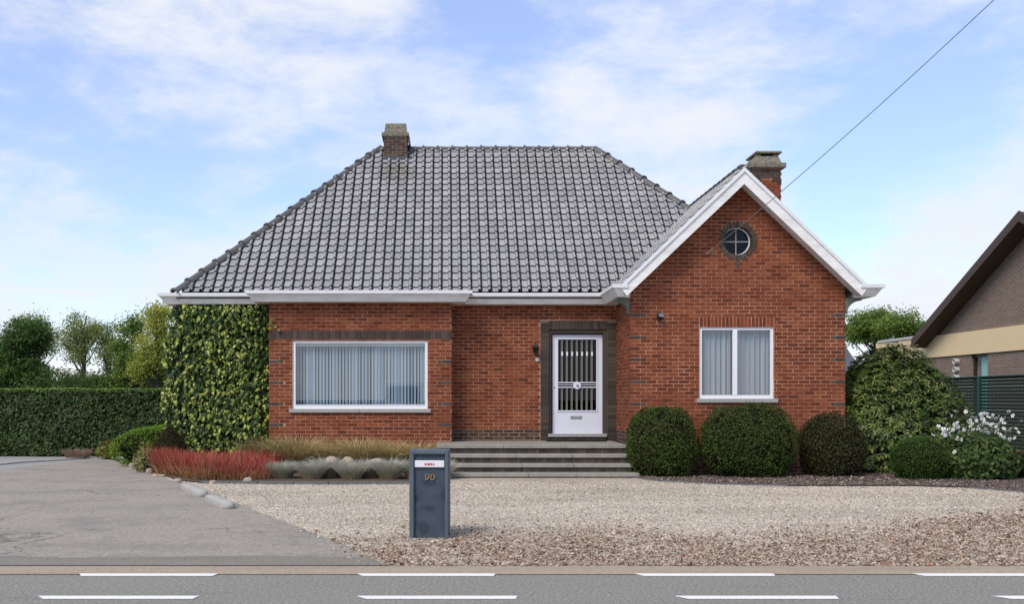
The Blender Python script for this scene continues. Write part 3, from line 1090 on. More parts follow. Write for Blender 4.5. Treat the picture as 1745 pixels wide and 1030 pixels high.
tag(mb.build('plinth_brick_courses', M['brick_dark'], wg), kind='stuff')
n = 20
wS = (SOLD[1] - SOLD[0]) / n
for i in range(n):
    single('lintel_brick', M['brick'], YG - 0.002, (SOLD[0] + i * wS + 0.008, SOLD[0] + (i + 1) * wS - 0.008, SOLD[2], SOLD[3]), wg)
# porthole ring of dark bricks
me_ring = None
for i in range(30):
    a = 2 * math.pi * i / 30
    if me_ring is None:
        b_ = MB()
        r0, r1 = 0.282, PR - 0.004
        w0, w1 = math.pi * r0 / 30 - 0.008, math.pi * r1 / 30 - 0.010
        b_.prism([(-w0, r0), (w0, r0), (w1, r1), (-w1, r1)], -0.012, 0.17, axis='y', r=0.0)
        me_ring = b_.mesh('ring_brick')
        me_ring.materials.append(M['brick_dark'])
    o = bpy.data.objects.new('ring_brick', me_ring)
    link(o)
    wparent(o, wg)
    o.location = Vector(o.location) + Vector((PC[0], YG, PC[1]))
    o.rotation_euler = (0, a, 0)
single('key_brick', M['brick_dark'], YG - 0.006, (PC[0] - 0.035, PC[0] + 0.035, PC[1] - PR - 0.14, PC[1] - PR + 0.002), wg, 0.12)

# ---- wing side wall towards the porch
mb = MB()
mortar(mb, 'left', XGL, YG + 0.10, YP + 0.1, 0, TOPZ)
ws = mb.build('wall', M['mortar'], house)
mb = MB()
for q in lay(YG + 0.104, YP, 12, 49, [], phase=0.05):
    face_box(mb, 'left', XGL, q)
tag(mb.build('brick_courses', M['brick'], ws), kind='stuff')
mb = MB()
for q in lay(YG + 0.104, YP, 0, 11, [], phase=0.05):
    face_box(mb, 'left', XGL, q)
tag(mb.build('plinth_brick_courses', M['brick_dark'], ws), kind='stuff')

# ---- bay, front and sides
mb = MB()
mortar(mb, 'front', YB, XBL + 0.01, XBR - 0.01, 0, TOPZ, [BWN])
mortar(mb, 'right', XBR, YB + 0.10, YP + 0.1, 0, TOPZ)
mortar(mb, 'left', XBL, YB + 0.10, YP + 0.1, 0, TOPZ)
wb = mb.build('wall', M['mortar'], house)
BAND = (XBL, XBR, 2.826, 3.006)
SILLB = rect_px(493, 734, 697.5, 704, YB)
quo = []
for k in range(7, 37, 6):
    quo += [(XBL, XBL + 0.305, Z0 + k * ROW, Z0 + (k + 1) * ROW - JT), (XBR - 0.305, XBR, Z0 + k * ROW, Z0 + (k + 1) * ROW - JT)]
br = lay(XBL, XBR, 0, 48, [BWN, BAND, SILLB] + quo, phase=0.03)
mb = MB()
for q in br:
    face_box(mb, 'front', YB, q)
for q in lay(YB + 0.104, YP, 0, 48):
    face_box(mb, 'right', XBR, q)
    face_box(mb, 'left', XBL, q)
tag(mb.build('brick_courses', M['brick'], wb), kind='stuff')
for q in quo:
    L = q[1] - q[0]
    cut = q[0] + (0.206 if q[0] < -1 else L - 0.206)
    single('dark_brick', M['brick_dark'], YB - 0.003, (q[0], cut - 0.005, q[2], q[3]), wb)
    single('dark_brick', M['brick_dark'], YB - 0.003, (cut + 0.005, q[1], q[2], q[3]), wb)
n = 53
wS = (BAND[1] - BAND[0]) / n
for i in range(n):
    single('band_brick', M['brick_dark'], YB - 0.003, (BAND[0] + i * wS + 0.003, BAND[0] + (i + 1) * wS - 0.003, BAND[2], BAND[3]), wb)

# ---- porch wall with the door surround
mb = MB()
mortar(mb, 'front', YP, XBR - 0.2, XGL + 0.2, 0, TOPZ, [DOOR])
wp = mb.build('wall', M['mortar'], house)
br = lay(XBR, XGL, 12, 49, [SUR], phase=0.09)
mb = MB()
for q in br:
    face_box(mb, 'front', YP, q)
tag(mb.build('brick_courses', M['brick'], wp), kind='stuff')
for q in lay(XBR, XGL, 8, 11, [SUR], phase=0.09):
    single('plinth_brick', M['brick_dark'], YP - 0.002, q, wp)
k = 8
mb = MB()
mb.box(SUR[0] + 0.002, DOOR[0], YP + 0.001, YP + 0.11, 0.4, SUR[3] - 0.002)
mb.box(DOOR[1], SUR[1] - 0.002, YP + 0.001, YP + 0.11, 0.4, SUR[3] - 0.002)
mb.box(DOOR[0], DOOR[1], YP + 0.001, YP + 0.11, DOOR[3], SUR[3] - 0.002)
mb.build('surround_mortar', M['mortar_dark'], wp)
while Z0 + (k + 1) * ROW < SUR[3] - 0.02:
    z0_, z1_ = Z0 + k * ROW, min(Z0 + (k + 1) * ROW - 0.007, SUR[3])
    single('surround_brick', M['brick_dark'], YP - 0.008, (SUR[0], DOOR[0] - 0.002, z0_, z1_), wp, 0.12)
    single('surround_brick', M['brick_dark'], YP - 0.008, (DOOR[1] + 0.002, SUR[1] - 0.003, z0_, z1_), wp, 0.12)
    k += 1
n = 17
wS = (DOOR[1] - DOOR[0]) / n
for i in range(n):
    single('surround_brick', M['brick_dark'], YP - 0.008, (DOOR[0] + i * wS + 0.003, DOOR[0] + (i + 1) * wS - 0.003, DOOR[3] + 0.002, SUR[3]), wp, 0.12)
mb = MB()     # dark rendered reveal of the door opening
mb.box(DOOR[0], DOOR[0] + 0.055, YP + 0.02, YP + 0.30, 0.66, DOOR[3])
mb.box(DOOR[1] - 0.085, DOOR[1], YP + 0.02, YP + 0.30, 0.66, DOOR[3])
mb.box(DOOR[0] + 0.055, DOOR[1] - 0.085, YP + 0.02, YP + 0.30, DOOR[3] - 0.085, DOOR[3])
mb.build('door_reveal', M['brick_dark'], wp)

# ---- the other walls (plain, out of sight) and the ivied left wing wall
mb = MB()
mortar(mb, 'front', YP, XL, XBL + 0.3, 0, TOPZ)
mb.box(XL, XL + 0.28, YP + 0.28, 30, 0, TOPZ)
mb.box(XGR - 0.28, XGR - 0.01, YG + 0.28, 30, 0, TOPZ)
mb.box(XL, XGR, 29.7, 30, 0, TOPZ)
wl_ = mb.build('wall', M['mortar'], house)
mb = MB()
for q in lay(XL, XBL, 0, 48):
    face_box(mb, 'front', YP, q)
tag(mb.build('brick_courses', M['brick'], wl_), kind='stuff')
mb = MB()     # ceilings and floor close the rooms
mb.box(XL + 0.3, XGR - 0.3, YP + 0.4, 29.6, 3.45, 3.52)
mb.box(XBL + 0.3, XBR - 0.3, YB + 0.3, YP + 0.4, 3.45, 3.52)
mb.box(XGL + 0.3, XGR - 0.3, YG + 0.3, YP + 0.4, 3.45, 3.52)
mb.box(XL + 0.3, XGR - 0.3, YP + 0.4, 29.6, 0.55, 0.60)
mb.box(XL + 0.3, XGR - 0.3, 25.4, 25.5, 0.60, 3.45)
mb.build('ceiling', M['room'], house)

# ---- cornice: one profile swept round the walls with mitred corners
PROF = [(-0.02, 0.0), (0.285, 0.0), (0.385, 0.155), (0.385, 0.225), (0.30, 0.225), (0.28, 0.10), (-0.02, 0.10)]
STRIP = [(0.36, 0.160), (0.42, 0.160), (0.425, 0.228), (0.345, 0.232)]
CZ = 3.592


def sweep(prof, path, z):
    """PATH: plan points along the wall line, outside on its right-hand side; a list of one mesh per straight run"""
    pts = [Vector(p) for p in path]
    offs = []
    for i, p in enumerate(pts):
        ns = []
        if i > 0:
            d = (pts[i] - pts[i - 1]).normalized()
            ns.append(Vector((d.y, -d.x)))
        if i < len(pts) - 1:
            d = (pts[i + 1] - pts[i]).normalized()
            ns.append(Vector((d.y, -d.x)))
        if len(ns) == 1:
            offs.append(ns[0])
        else:
            m_ = ns[0] + ns[1]
            offs.append(m_ / max(m_.dot(ns[0]), 0.2))
    runs = []
    n_ = len(prof)
    for i in range(len(pts) - 1):
        v = [(pts[j].x + offs[j].x * u, pts[j].y + offs[j].y * u, z + h) for j in (i, i + 1) for u, h in prof]
        f = [tuple(range(n_)), tuple(range(2 * n_ - 1, n_ - 1, -1))] + [(a, (a + 1) % n_, n_ + (a + 1) % n_, n_ + a) for a in range(n_)]
        runs.append((v, f))
    return runs


path = [(XL, 30), (XL, YP), (XBL, YP), (XBL, YB), (XBR, YB), (XBR, YP), (XGL, YP), (XGL, YG)]
path_r = [(XGR + 0.20, YG), (XGR + 0.20, 30)]


def end_mitre(v, prof, i0, xw, sg):
    """the run beside the gable ends in a mitre at the front corner"""
    v = list(v)
    for k_, (u, h) in enumerate(prof):
        v[i0 + k_] = (xw + sg * u, YG - u, CZ + h)
    return v


def front_return(prof, xw, sg, xend):
    v = [(xw + sg * u, YG - u, CZ + h) for u, h in prof]
    v += [(sg * min(sg * xend, sg * (xw + sg * u)), YG - u, CZ + h) for u, h in prof]
    n_ = len(prof)
    return v, [tuple(range(n_)), tuple(range(2 * n_ - 1, n_ - 1, -1))] + [(a, (a + 1) % n_, n_ + (a + 1) % n_, n_ + a) for a in range(n_)]


for pth, sg, xw in ((path, -1, XGL), (path_r, 1, XGR + 0.20)):
    ra_, rb2 = sweep(PROF, pth, CZ), sweep(STRIP, pth, CZ)
    if sg < 0:
        ra_[-1] = (end_mitre(ra_[-1][0], PROF, len(PROF), xw, sg), ra_[-1][1])
        rb2[-1] = (end_mitre(rb2[-1][0], STRIP, len(STRIP), xw, sg), rb2[-1][1])
    else:
        ra_[0] = (end_mitre(ra_[0][0], PROF, 0, xw, sg), ra_[0][1])
        rb2[0] = (end_mitre(rb2[0][0], STRIP, 0, xw, sg), rb2[0][1])
    xend = 3.545 if sg < 0 else 2 * 5.895 - 3.545
    ra_.append(front_return([q for q in PROF if q[0] > 0.2], xw, sg, xend))
    rb2.append(front_return(STRIP, xw, sg, xend - sg * 0.06))
    for (v, f), (v2, f2) in zip(ra_, rb2):
        c_ = MB().add(v, f).build('cornice', M['board'], house)
        MB().add(v2, f2).build('gutter_edge', M['zinc'], c_)

# ---- corbels under the cornice returns of the gable
for sgn, xw in ((-1, XGL), (1, XGR)):
    prof = [(0, 3.27)]
    for i in range(9):
        a = i / 8 * math.pi / 2
        prof.append((sgn * (0.03 + 0.29 * (1 - math.cos(a))), 3.29 + 0.25 * math.sin(a)))
    prof += [(sgn * 0.32, 3.585), (0, 3.585)]
    mb = MB()
    mb.prism([(xw + sgn * 0.004 + p[0], p[1]) for p in prof], YG + 0.01, YG + 0.20, axis='y')
    c_ = mb.build('corbel', M['corbel'], house)
    mb = MB()
    mb.prism([(xw + sgn * 0.004 + p[0] * 1.06, p[1] + (0.0 if i else -0.02)) for i, p in enumerate(prof[:-2])] + [(xw + sgn * (0.004 + prof[k_][0] * sgn * 0.82), prof[k_][1] + 0.01) for k_ in range(len(prof) - 3, 0, -1)], YG - 0.012, YG + 0.02, axis='y')
    mb.build('corbel_moulding', M['corbel'], c_)

# ---- barge boards, soffit
roofs = empty('roof', None, None)
roofs.parent = house
YF = YG - 0.42


def barge(sgn):
    xe = XC + sgn * 2.41
    def zt(x): return ZA - KS * abs(x - XC)
    mb = MB()
    mb.prism([(XC, ZA - 0.085), (xe, zt(xe) - 0.085), (XC + sgn * 2.309, 3.590), (XC, ZA - 0.325)], YF + 0.03, YF + 0.075)
    bb = mb.build('barge_board', M['board'], house)
    mb = MB()
    mb.prism([(XC, ZA), (xe, zt(xe)), (xe, zt(xe) - 0.085), (XC, ZA - 0.085)], YF, YF + 0.10)
    mb.build('zinc_edge', M['zinc'], bb)
    for i in range(4):                     # planks of the soffit run up the slope
        y0 = YF + 0.078 + i * 0.088
        mb = MB()
        mb.prism([(XC, ZA - 0.26 - 0.003 * (i % 2)), (XC + sgn * 2.32, zt(XC + sgn * 2.32) - 0.26 - 0.003 * (i % 2)), (XC + sgn * 2.32, zt(XC + sgn * 2.32) - 0.235), (XC, ZA - 0.235)], y0, y0 + 0.084)
        mb.build('soffit_plank', M['board'], bb)
    return bb


barge(-1)
barge(1)

# ---- roof sheathing under the tiles
TE, ZE = 21.77, 3.80                     # main slope: z = ZE + (y - TE)
RT = 4.07                                # run up to the ridge
HL, HR = -5.71, 7.89                     # eave ends of the hips


def quad_slab(mb, pts, thick=0.08):
    n_ = (Vector(pts[1]) - Vector(pts[0])).cross(Vector(pts[-1]) - Vector(pts[0])).normalized()
    if n_.z < 0:
        n_ = -n_
    lo = [Vector(p) - n_ * thick for p in pts]
    k_ = len(pts)
    mb.add(list(pts) + lo, [tuple(range(k_)), tuple(range(2 * k_ - 1, k_ - 1, -1))] + [(i, (i + 1) % k_, k_ + (i + 1) % k_, k_ + i) for i in range(k_)])


dz = -0.075
ra, rb_ = (HL + RT, TE + RT, ZE + RT + dz), (HR - RT, TE + RT, ZE + RT + dz)
e = 0.0
el, er = (HL - e, TE - e, ZE - e + dz), (HR + e, TE - e, ZE - e + dz)
bl, brr = (HL - e, TE + 2 * RT + e, ZE - e + dz), (HR + e, TE + 2 * RT + e, ZE - e + dz)
mb = MB()
quad_slab(mb, [el, er, rb_, ra])
mb_side = MB()
quad_slab(mb_side, [bl, el, ra])
quad_slab(mb_side, [er, brr, rb_])
quad_slab(mb_side, [brr, bl, ra, rb_])
RY0 = YF + 0.10


def zg(x):
    return ZA - 0.05 - KS * abs(x - XC)


for sgn in (-1, 1):
    xe = XC + sgn * 2.40
    quad_slab(mb, [(XC, RY0, zg(XC) + dz), (XC, 25.2, zg(XC) + dz), (xe, 25.2, zg(xe) + dz), (xe, RY0, zg(xe) + dz)], 0.08)
sheath = mb.build('roof_deck', M['lead'], roofs)
mb_side.build('roof_side', M['tile'], roofs)

# ---- tiles
TP, TG = 0.212, 0.246                    # cover width, gauge
txs = [0.0, 0.006, 0.060, 0.116, 0.122, 0.127, 0.136, 0.150, 0.165, 0.176, 0.184, 0.187, 0.212]
tzs = [-0.012, 0.003, -0.002, 0.002, 0.004, 0.026, 0.041, 0.048, 0.044, 0.030, 0.004, -0.020, -0.020]
tds = [1.0, 0.0, 0.0, 0.15, 0.9, 0.0, 0.0, 0.0, 0.0, 0.15, 0.7, 1.0, 1.0]        # shade painted into the joints
TL = 0.285


def tile_geo():
    n_ = len(txs)
    v, f = [], []
    rows = [(-0.006, 0.040, 0.95), (0.014, 0.050, 1.05), (0.07, 0.044, 1.0), (TL, 0.002, 0.90)]
    lap_shade = []
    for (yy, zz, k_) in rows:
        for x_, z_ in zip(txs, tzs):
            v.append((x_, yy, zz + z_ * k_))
        lap_shade += tds
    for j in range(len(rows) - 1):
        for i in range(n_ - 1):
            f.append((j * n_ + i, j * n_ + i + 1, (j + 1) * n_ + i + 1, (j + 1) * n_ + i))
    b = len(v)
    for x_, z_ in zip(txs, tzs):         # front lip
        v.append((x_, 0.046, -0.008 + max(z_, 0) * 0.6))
        lap_shade.append(1.0)
    # the front lip has its own edge row, coloured dark as shade
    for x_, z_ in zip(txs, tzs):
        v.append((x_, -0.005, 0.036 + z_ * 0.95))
        lap_shade.append(1.0)
    for i in range(n_ - 1):
        f.append((b + i, b + i + 1, b + n_ + i + 1, b + n_ + i))
    return v, f, lap_shade


TV, TF, TD = tile_geo()
me_tile = bpy.data.meshes.new('roof_tile')
me_tile.from_pydata(TV, [], TF)
me_tile.polygons.foreach_set('use_smooth', [True] * len(me_tile.polygons))
me_tile.set_sharp_from_angle(angle=R(55))
me_tile.materials.append(M['tile'])
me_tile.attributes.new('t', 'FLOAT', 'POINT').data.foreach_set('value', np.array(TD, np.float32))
TVa = np.array(TV)
s2 = math.sqrt(0.5)
U_main, N_main = Vector((0, s2, s2)), Vector((0, -s2, s2))
t0 = 0.319 - 3 * TG * s2
cells = []
for r_ in range(1, 25):
    tt_ = t0 + r_ * TG * s2
    for c_ in range(-32, 42):
        x0 = -0.07 - 0.176 + c_ * TP
        cells.append((r_, tt_, x0))
Msc = Matrix(((1, 0, 0), (0, s2, -s2), (0, s2, s2)))
solid, cut = [], []
for (r_, tt_, x0) in cells:
    top = tt_ + TG * s2 * 1.15
    if tt_ > RT - 0.03:
        continue
    li0, li1 = HL + tt_, HL + top
    ri0, ri1 = HR - tt_, HR - top
    if x0 + TP < li0 or x0 > ri0:
        continue
    # hidden under the gabled wing's roof
    if zg(x0 + TP / 2) > ZE + tt_ + 0.28 and x0 > 3.3:
        continue
    inside = r_ > 1 and x0 > li1 and x0 + TP + 0.01 < ri1 and top < RT + 0.05
    (solid if inside else cut).append((r_, tt_, x0))


def tile_at(tt_, x0):
    O = Vector((x0, TE + tt_, ZE + tt_)) + N_main * random.uniform(-0.002, 0.002)
    rot = random.uniform(-0.006, 0.006)
    return O, rot


solid.sort()
single_t = solid[:48 * 6]
for (r_, tt_, x0) in single_t[:300]:
    O, rot = tile_at(tt_, x0)
    o = bpy.data.objects.new('roof_tile', me_tile)
    link(o)
    wparent(o, roofs)
    o.location = Vector(o.location) + O
    o.rotation_euler = (R(45), 0, rot)
rest = []
for (r_, tt_, x0) in solid[len(single_t):]:
    O, rot = tile_at(tt_, x0)
    m3 = Msc @ Matrix.Rotation(rot, 3, 'Z')
    rest.append(TVa @ np.array(m3).T + np.array(O))
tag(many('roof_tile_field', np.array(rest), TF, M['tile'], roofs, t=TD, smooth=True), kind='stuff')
bm = bmesh.new()
lay_t = bm.verts.layers.float.new('t')
lay_r = bm.verts.layers.float.new('rnd')
for (r_, tt_, x0) in cut:
    O, rot = tile_at(tt_, x0)
    rr = random.random()
    vv = []
    for p, d_ in zip(TV, TD):
        v_ = bm.verts.new(O + Msc @ Vector(p))
        v_[lay_r] = rr
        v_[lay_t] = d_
        vv.append(v_)
    for f in TF:
        bm.faces.new([vv[i] for i in f])
for co, no in (((0, TE - 0.012, 0), (0, -1, 0)), ((HL - 0.0, TE, ZE), (-1, 1, 0)), ((HR, TE, ZE), (1, 1, 0)), ((0, TE + RT, ZE + RT), (0, 1, 0))):
    bmesh.ops.bisect_plane(bm, geom=bm.verts[:] + bm.edges[:] + bm.faces[:], plane_co=co, plane_no=no, clear_outer=True)
for f in bm.faces:
    f.smooth = True
me = bpy.data.meshes.new('cut_roof_tiles')
bm.to_mesh(me)
bm.free()
me.materials.append(M['tile'])
o = link(bpy.data.objects.new('cut_roof_tiles', me))
wparent(o, roofs)
tag(o, kind='stuff')
# tiles of the gabled wing: both slopes
kl = math.hypot(1, KS)
for sgn, nm in ((-1, 'wing_tile_field'), (1, 'wing_tile_field')):
    U = Vector((-sgn / kl, 0, KS / kl))           # up the slope
    E = Vector((0, -1, 0)) if sgn < 0 else Vector((0, 1, 0))
    N = E.cross(U)
    m3 = np.array(Matrix((E, U, N)).transposed())
    acc = []
    for r_ in range(0, 15):
        d = 0.05 + r_ * TG
        xx = XC + sgn * 2.46 + U.x * d
        if (xx - XC) * sgn < 0.05:
            continue
        for c_ in range(0, 22):
            y_ = (RY0 - 0.03 + (c_ + 1) * TP) if sgn < 0 else (RY0 - 0.03 + c_ * TP)
            zz = zg(xx)
            if ZE + (y_ - 0.2 - TE) > zz + 0.35:
                continue
            acc.append(TVa @ m3.T + np.array((xx, y_, zz)) + RNG.normal(0, 0.001, 3))
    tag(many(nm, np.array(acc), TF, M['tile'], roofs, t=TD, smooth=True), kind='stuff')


# ---- ridge and hip tiles: half-round with a collar at the lapped end
def half_round(length, r0=0.105, r1=0.095):
    v, f, n_ = [], [], 9
    rows = [(0.0, r0 + 0.022), (0.05, r0 + 0.022), (0.055, r0), (length + 0.04, r1), (length + 0.04, r1 - 0.018)]
    rows[0] = (0.0, r0 + 0.034)
    rows[1] = (0.045, r0 + 0.030)
    for (y_, q) in rows:
        for k_ in range(n_):
            a = -0.10 + (math.pi + 0.2) * k_ / (n_ - 1)
            v.append((q * math.cos(a), y_, q * math.sin(a) * 0.85))
    for i in range(len(rows) - 1):
        for k_ in range(n_ - 1):
            f.append((i * n_ + k_, i * n_ + k_ + 1, (i + 1) * n_ + k_ + 1, (i + 1) * n_ + k_))
    b = len(v)
    for k_ in range(n_):
        a = -0.10 + (math.pi + 0.2) * k_ / (n_ - 1)
        v.append(((r0 - 0.012) * math.cos(a), 0.004, (r0 - 0.012) * math.sin(a) * 0.85))
    for k_ in range(n_ - 1):
        f.append((b + k_, b + k_ + 1, k_ + 1, k_))
    me_ = bpy.data.meshes.new('ridge_tile')
    me_.from_pydata(v, [], f)
    me_.polygons.foreach_set('use_smooth', [True] * len(me_.polygons))
    me_.set_sharp_from_angle(angle=R(40))
    me_.materials.append(M['ridge'])
    return me_


def ridge_run(A, B, n_, name):
    A, B = Vector(A), Vector(B)
    d = (B - A) / n_
    me_ = half_round(d.length)
    me_.name = name
    up = Vector((0, 0, 1))
    yv = d.normalized()
    xv = yv.cross(up).normalized()
    zv = xv.cross(yv)
    m4 = Matrix((xv, yv, zv)).transposed().to_4x4()
    for i in range(n_):
        o_ = bpy.data.objects.new(name, me_)
        link(o_)
        wparent(o_, roofs)
        base = Vector(o_.location)
        o_.rotation_euler = (m4.to_3x3() @ Matrix.Rotation(random.uniform(-0.02, 0.02), 3, 'Y')).to_euler()
        o_.location = base + A + d * i + Vector((0, 0, random.uniform(-0.004, 0.004)))


hz_ = 0.035
ridge_run((HL - 0.02, TE - 0.02, ZE + hz_ - 0.02), (HL + RT, TE + RT, ZE + RT - 0.005), 17, 'hip_tile')
ridge_run((HR - 1.55, TE + 1.55, ZE + 1.55 + hz_), (HR - RT, TE + RT, ZE + RT - 0.005), 10, 'hip_tile')
ridge_run((HL + RT, TE + RT, ZE + RT - 0.012), (HR - RT, TE + RT, ZE + RT - 0.012), 15, 'ridge_tile')
ridge_run((XC, RY0 + 0.02, ZA - 0.03), (XC, 24.2, ZA - 0.03), 11, 'ridge_tile')
mb = MB()      # lead in the valley
for (xa, xb) in ((3.45, XC),):
    pa = Vector((xa, TE + zg(xa) - ZE, zg(xa)))
    pb = Vector((xb, TE + zg(xb) - ZE, zg(xb)))
    a_ = Vector((-0.14, 0, 0.0))
    mb.add([pa + Vector((-0.12, 0, 0.022)), pb + Vector((-0.12, 0, 0.022)), pb + Vector((0.10, 0, 0.11)), pa + Vector((0.10, 0, 0.11))], [(0, 1, 2, 3)])
mb.build('valley_lead', M['lead'], roofs)


# ---- chimneys
def chimney_bricks(mb, x0, x1, y0, y1, z0, z1, dark_top=0):
    row = 0.070
    k_ = 0
    z_ = z0
    while z_ < z1 - 0.02:
        zt_ = min(z_ + row - 0.012, z1)
        for (a, b, face, w) in ((x0, x1, 'front', y0), (y0 + 0.097, y1, 'left', x0), (y0 + 0.097, y1, 'right', x1)):
            off = 0.11 if k_ % 2 else 0.0
            u = a - off
            while u < b:
                s0, s1 = max(u, a), min(u + 0.206, b)
                if s1 - s0 > 0.025:
                    face_box(mb, face, w, (s0, s1, z_, zt_))
                u += 0.2185
        z_ += row
        k_ += 1


cy = 25.43
cx0, cx1 = (654 - CX) * cy / F, (694 - CX) * cy / F
ch = MB()
ch.box(cx0 + 0.008, cx1 - 0.008, cy + 0.008, cy + 0.62, 7.2, 8.16)
ch1 = ch.build('chimney', M['mortar_grey'], house)
tag(ch1, 'dark brick chimney at the left end of the ridge')
mb = MB()
chimney_bricks(mb, cx0, cx1, cy, cy + 0.62, 7.52, 8.10)
mbk = m_brick('sooty_brick', [(0, (0.050, 0.038, 0.030)), (0.5, (0.085, 0.060, 0.044)), (1, (0.13, 0.085, 0.060))], 0.3)
tag(mb.build('chimney_bricks', mbk, ch1), kind='stuff')
mb = MB()
z1_ = 8.10
mb.box(cx0 - 0.05, cx1 + 0.04, cy - 0.05, cy + 0.67, z1_, z1_ + 0.085)
fr = [(cx0 + 0.01, cy), (cx1 - 0.0, cy), (cx1 - 0.0, cy + 0.6), (cx0 + 0.01, cy + 0.6)]
tp = [(cx0 + 0.04, cy + 0.08), (cx1 - 0.03, cy + 0.08), (cx1 - 0.03, cy + 0.52), (cx0 + 0.04, cy + 0.52)]
mb.add([(*p, z1_ + 0.086) for p in fr] + [(*p, z1_ + 0.34) for p in tp], BOXF)
mb.build('chimney_cap', M['lichen'], ch1)
mb = MB()
mb.add([(cx1 + 0.005, cy + 0.0, z1_ - 0.005), (cx1 + 0.06, cy + 0.0, z1_ - 0.005), (cx1 + 0.085, cy - 0.0, z1_ - 0.20), (cx1 + 0.03, cy - 0.0, z1_ - 0.20),
        (cx1 + 0.005, cy + 0.6, z1_ - 0.005), (cx1 + 0.06, cy + 0.6, z1_ - 0.005), (cx1 + 0.085, cy + 0.6, z1_ - 0.20), (cx1 + 0.03, cy + 0.6, z1_ - 0.20)], [(0, 1, 2, 3), (4, 5, 6, 7), (0, 1, 5, 4), (1, 2, 6, 5), (2, 3, 7, 6), (3, 0, 4, 7)])
mb.build('drip_board', M['lead'], ch1)
mb = MB()
mb.box(cx0 - 0.008, cx1 + 0.008, cy - 0.012, cy + 0.2, 7.36, 7.60)
for sgn, xx in ((-1, cx0), (1, cx1)):
    mb.add([(xx - sgn * 0.01, cy - 0.02, 7.46), (xx + sgn * 0.11, cy - 0.02, 7.46), (xx + sgn * 0.11, cy + 0.24, 7.72), (xx - sgn * 0.01, cy + 0.24, 7.72),
            (xx - sgn * 0.01, cy - 0.02, 7.49), (xx + sgn * 0.11, cy - 0.02, 7.49), (xx + sgn * 0.11, cy + 0.24, 7.75), (xx - sgn * 0.01, cy + 0.24, 7.75)], BOXF)
mb.add([(cx0 - 0.10, cy - 0.12, 7.385), (cx1 + 0.10, cy - 0.12, 7.385), (cx1 + 0.10, cy + 0.02, 7.515), (cx0 - 0.10, cy + 0.02, 7.515),
        (cx0 - 0.10, cy - 0.12, 7.40), (cx1 + 0.10, cy - 0.12, 7.40), (cx1 + 0.10, cy + 0.02, 7.53), (cx0 - 0.10, cy + 0.02, 7.53)], BOXF)
mb.build('flashing', M['lead'], ch1)

cy = 23.0
sR = F / cy
cx0, cx1 = (1281 - CX) / sR, (1331.5 - CX) / sR
ch = MB()
ch.box(cx0 + 0.008, cx1 - 0.008, cy + 0.008, cy + 0.74, 4.3, 6.78)
ch2 = ch.build('chimney', M['mortar'], house)
tag(ch2, 'red brick chimney behind the gable with a flat capping slab')
mb = MB()
chimney_bricks(mb, cx0, cx1, cy, cy + 0.75, 4.9, 6.52)
tag(mb.build('chimney_bricks', M['brick'], ch2), kind='stuff')
mb = MB()
chimney_bricks(mb, cx0 - 0.004, cx1 + 0.004, cy - 0.004, cy + 0.75, 6.53, 6.76)
face_box(mb, 'front', cy - 0.006, (cx1 - 0.20, cx1 + 0.004, 6.46, 6.518))
face_box(mb, 'front', cy - 0.006, (cx1 - 0.10, cx1 + 0.004, 6.39, 6.448))
face_box(mb, 'front', cy - 0.006, (cx0 - 0.004, cx0 + 0.206, 6.46, 6.518))
face_box(mb, 'front', cy - 0.006, (cx0 - 0.004, cx0 + 0.11, 6.39, 6.448))
tag(mb.build('dark_chimney_bricks', M['brick_dark'], ch2), kind='stuff')
mb = MB()
mb.box(cx0 - 0.06, cx1 + 0.09, cy - 0.07, cy + 0.82, 6.765, 6.865)
fr = [(cx0 - 0.02, cy - 0.03), (cx1 + 0.0, cy - 0.03), (cx1 + 0.0, cy + 0.78), (cx0 - 0.02, cy + 0.78)]
tp = [(cx0 + 0.11, cy + 0.06), (cx1 - 0.05, cy + 0.06), (cx1 - 0.05, cy + 0.69), (cx0 + 0.11, cy + 0.69)]
mb.add([(*p, 6.866) for p in fr] + [(*p, 7.045) for p in tp], BOXF)
mb.build('chimney_cap', M['lichen'], ch2)
mb = MB()
for (a, b) in ((cx0 + 0.12, cx0 + 0.23), (cx1 - 0.15, cx1 - 0.06)):
    mb.box(a, b, cy + 0.08, cy + 0.18, 7.046, 7.10)
    mb.box(a, b, cy + 0.56, cy + 0.66, 7.046, 7.10)
mb.build('cap_support', M['lichen'], ch2)
mb = MB()
mb.box(cx0 + 0.10, cx1 + 0.015, cy + 0.0, cy + 0.80, 7.102, 7.142)
mb.build('capping_slab', M['lichen'], ch2)


# ---- windows
def frame_part(name, R_, y, bars, parent, m=M['frame'], depth=0.06):
    """R_ = (x0, x1, z0, z1); BARS: widths left, right, bottom, top"""
    x0, x1, z0_, z1__ = R_
    l, r, b, t_ = bars
    mb_ = MB()
    mb_.box(x0, x0 + l, y, y + depth, z0_, z1__)
    mb_.box(x1 - r, x1, y, y + depth, z0_, z1__)
    mb_.box(x0 + l, x1 - r, y + 0.001, y + depth, z0_, z0_ + b)
    mb_.box(x0 + l, x1 - r, y + 0.001, y + depth, z1__ - t_, z1__)
    return mb_.build(name, m, parent)


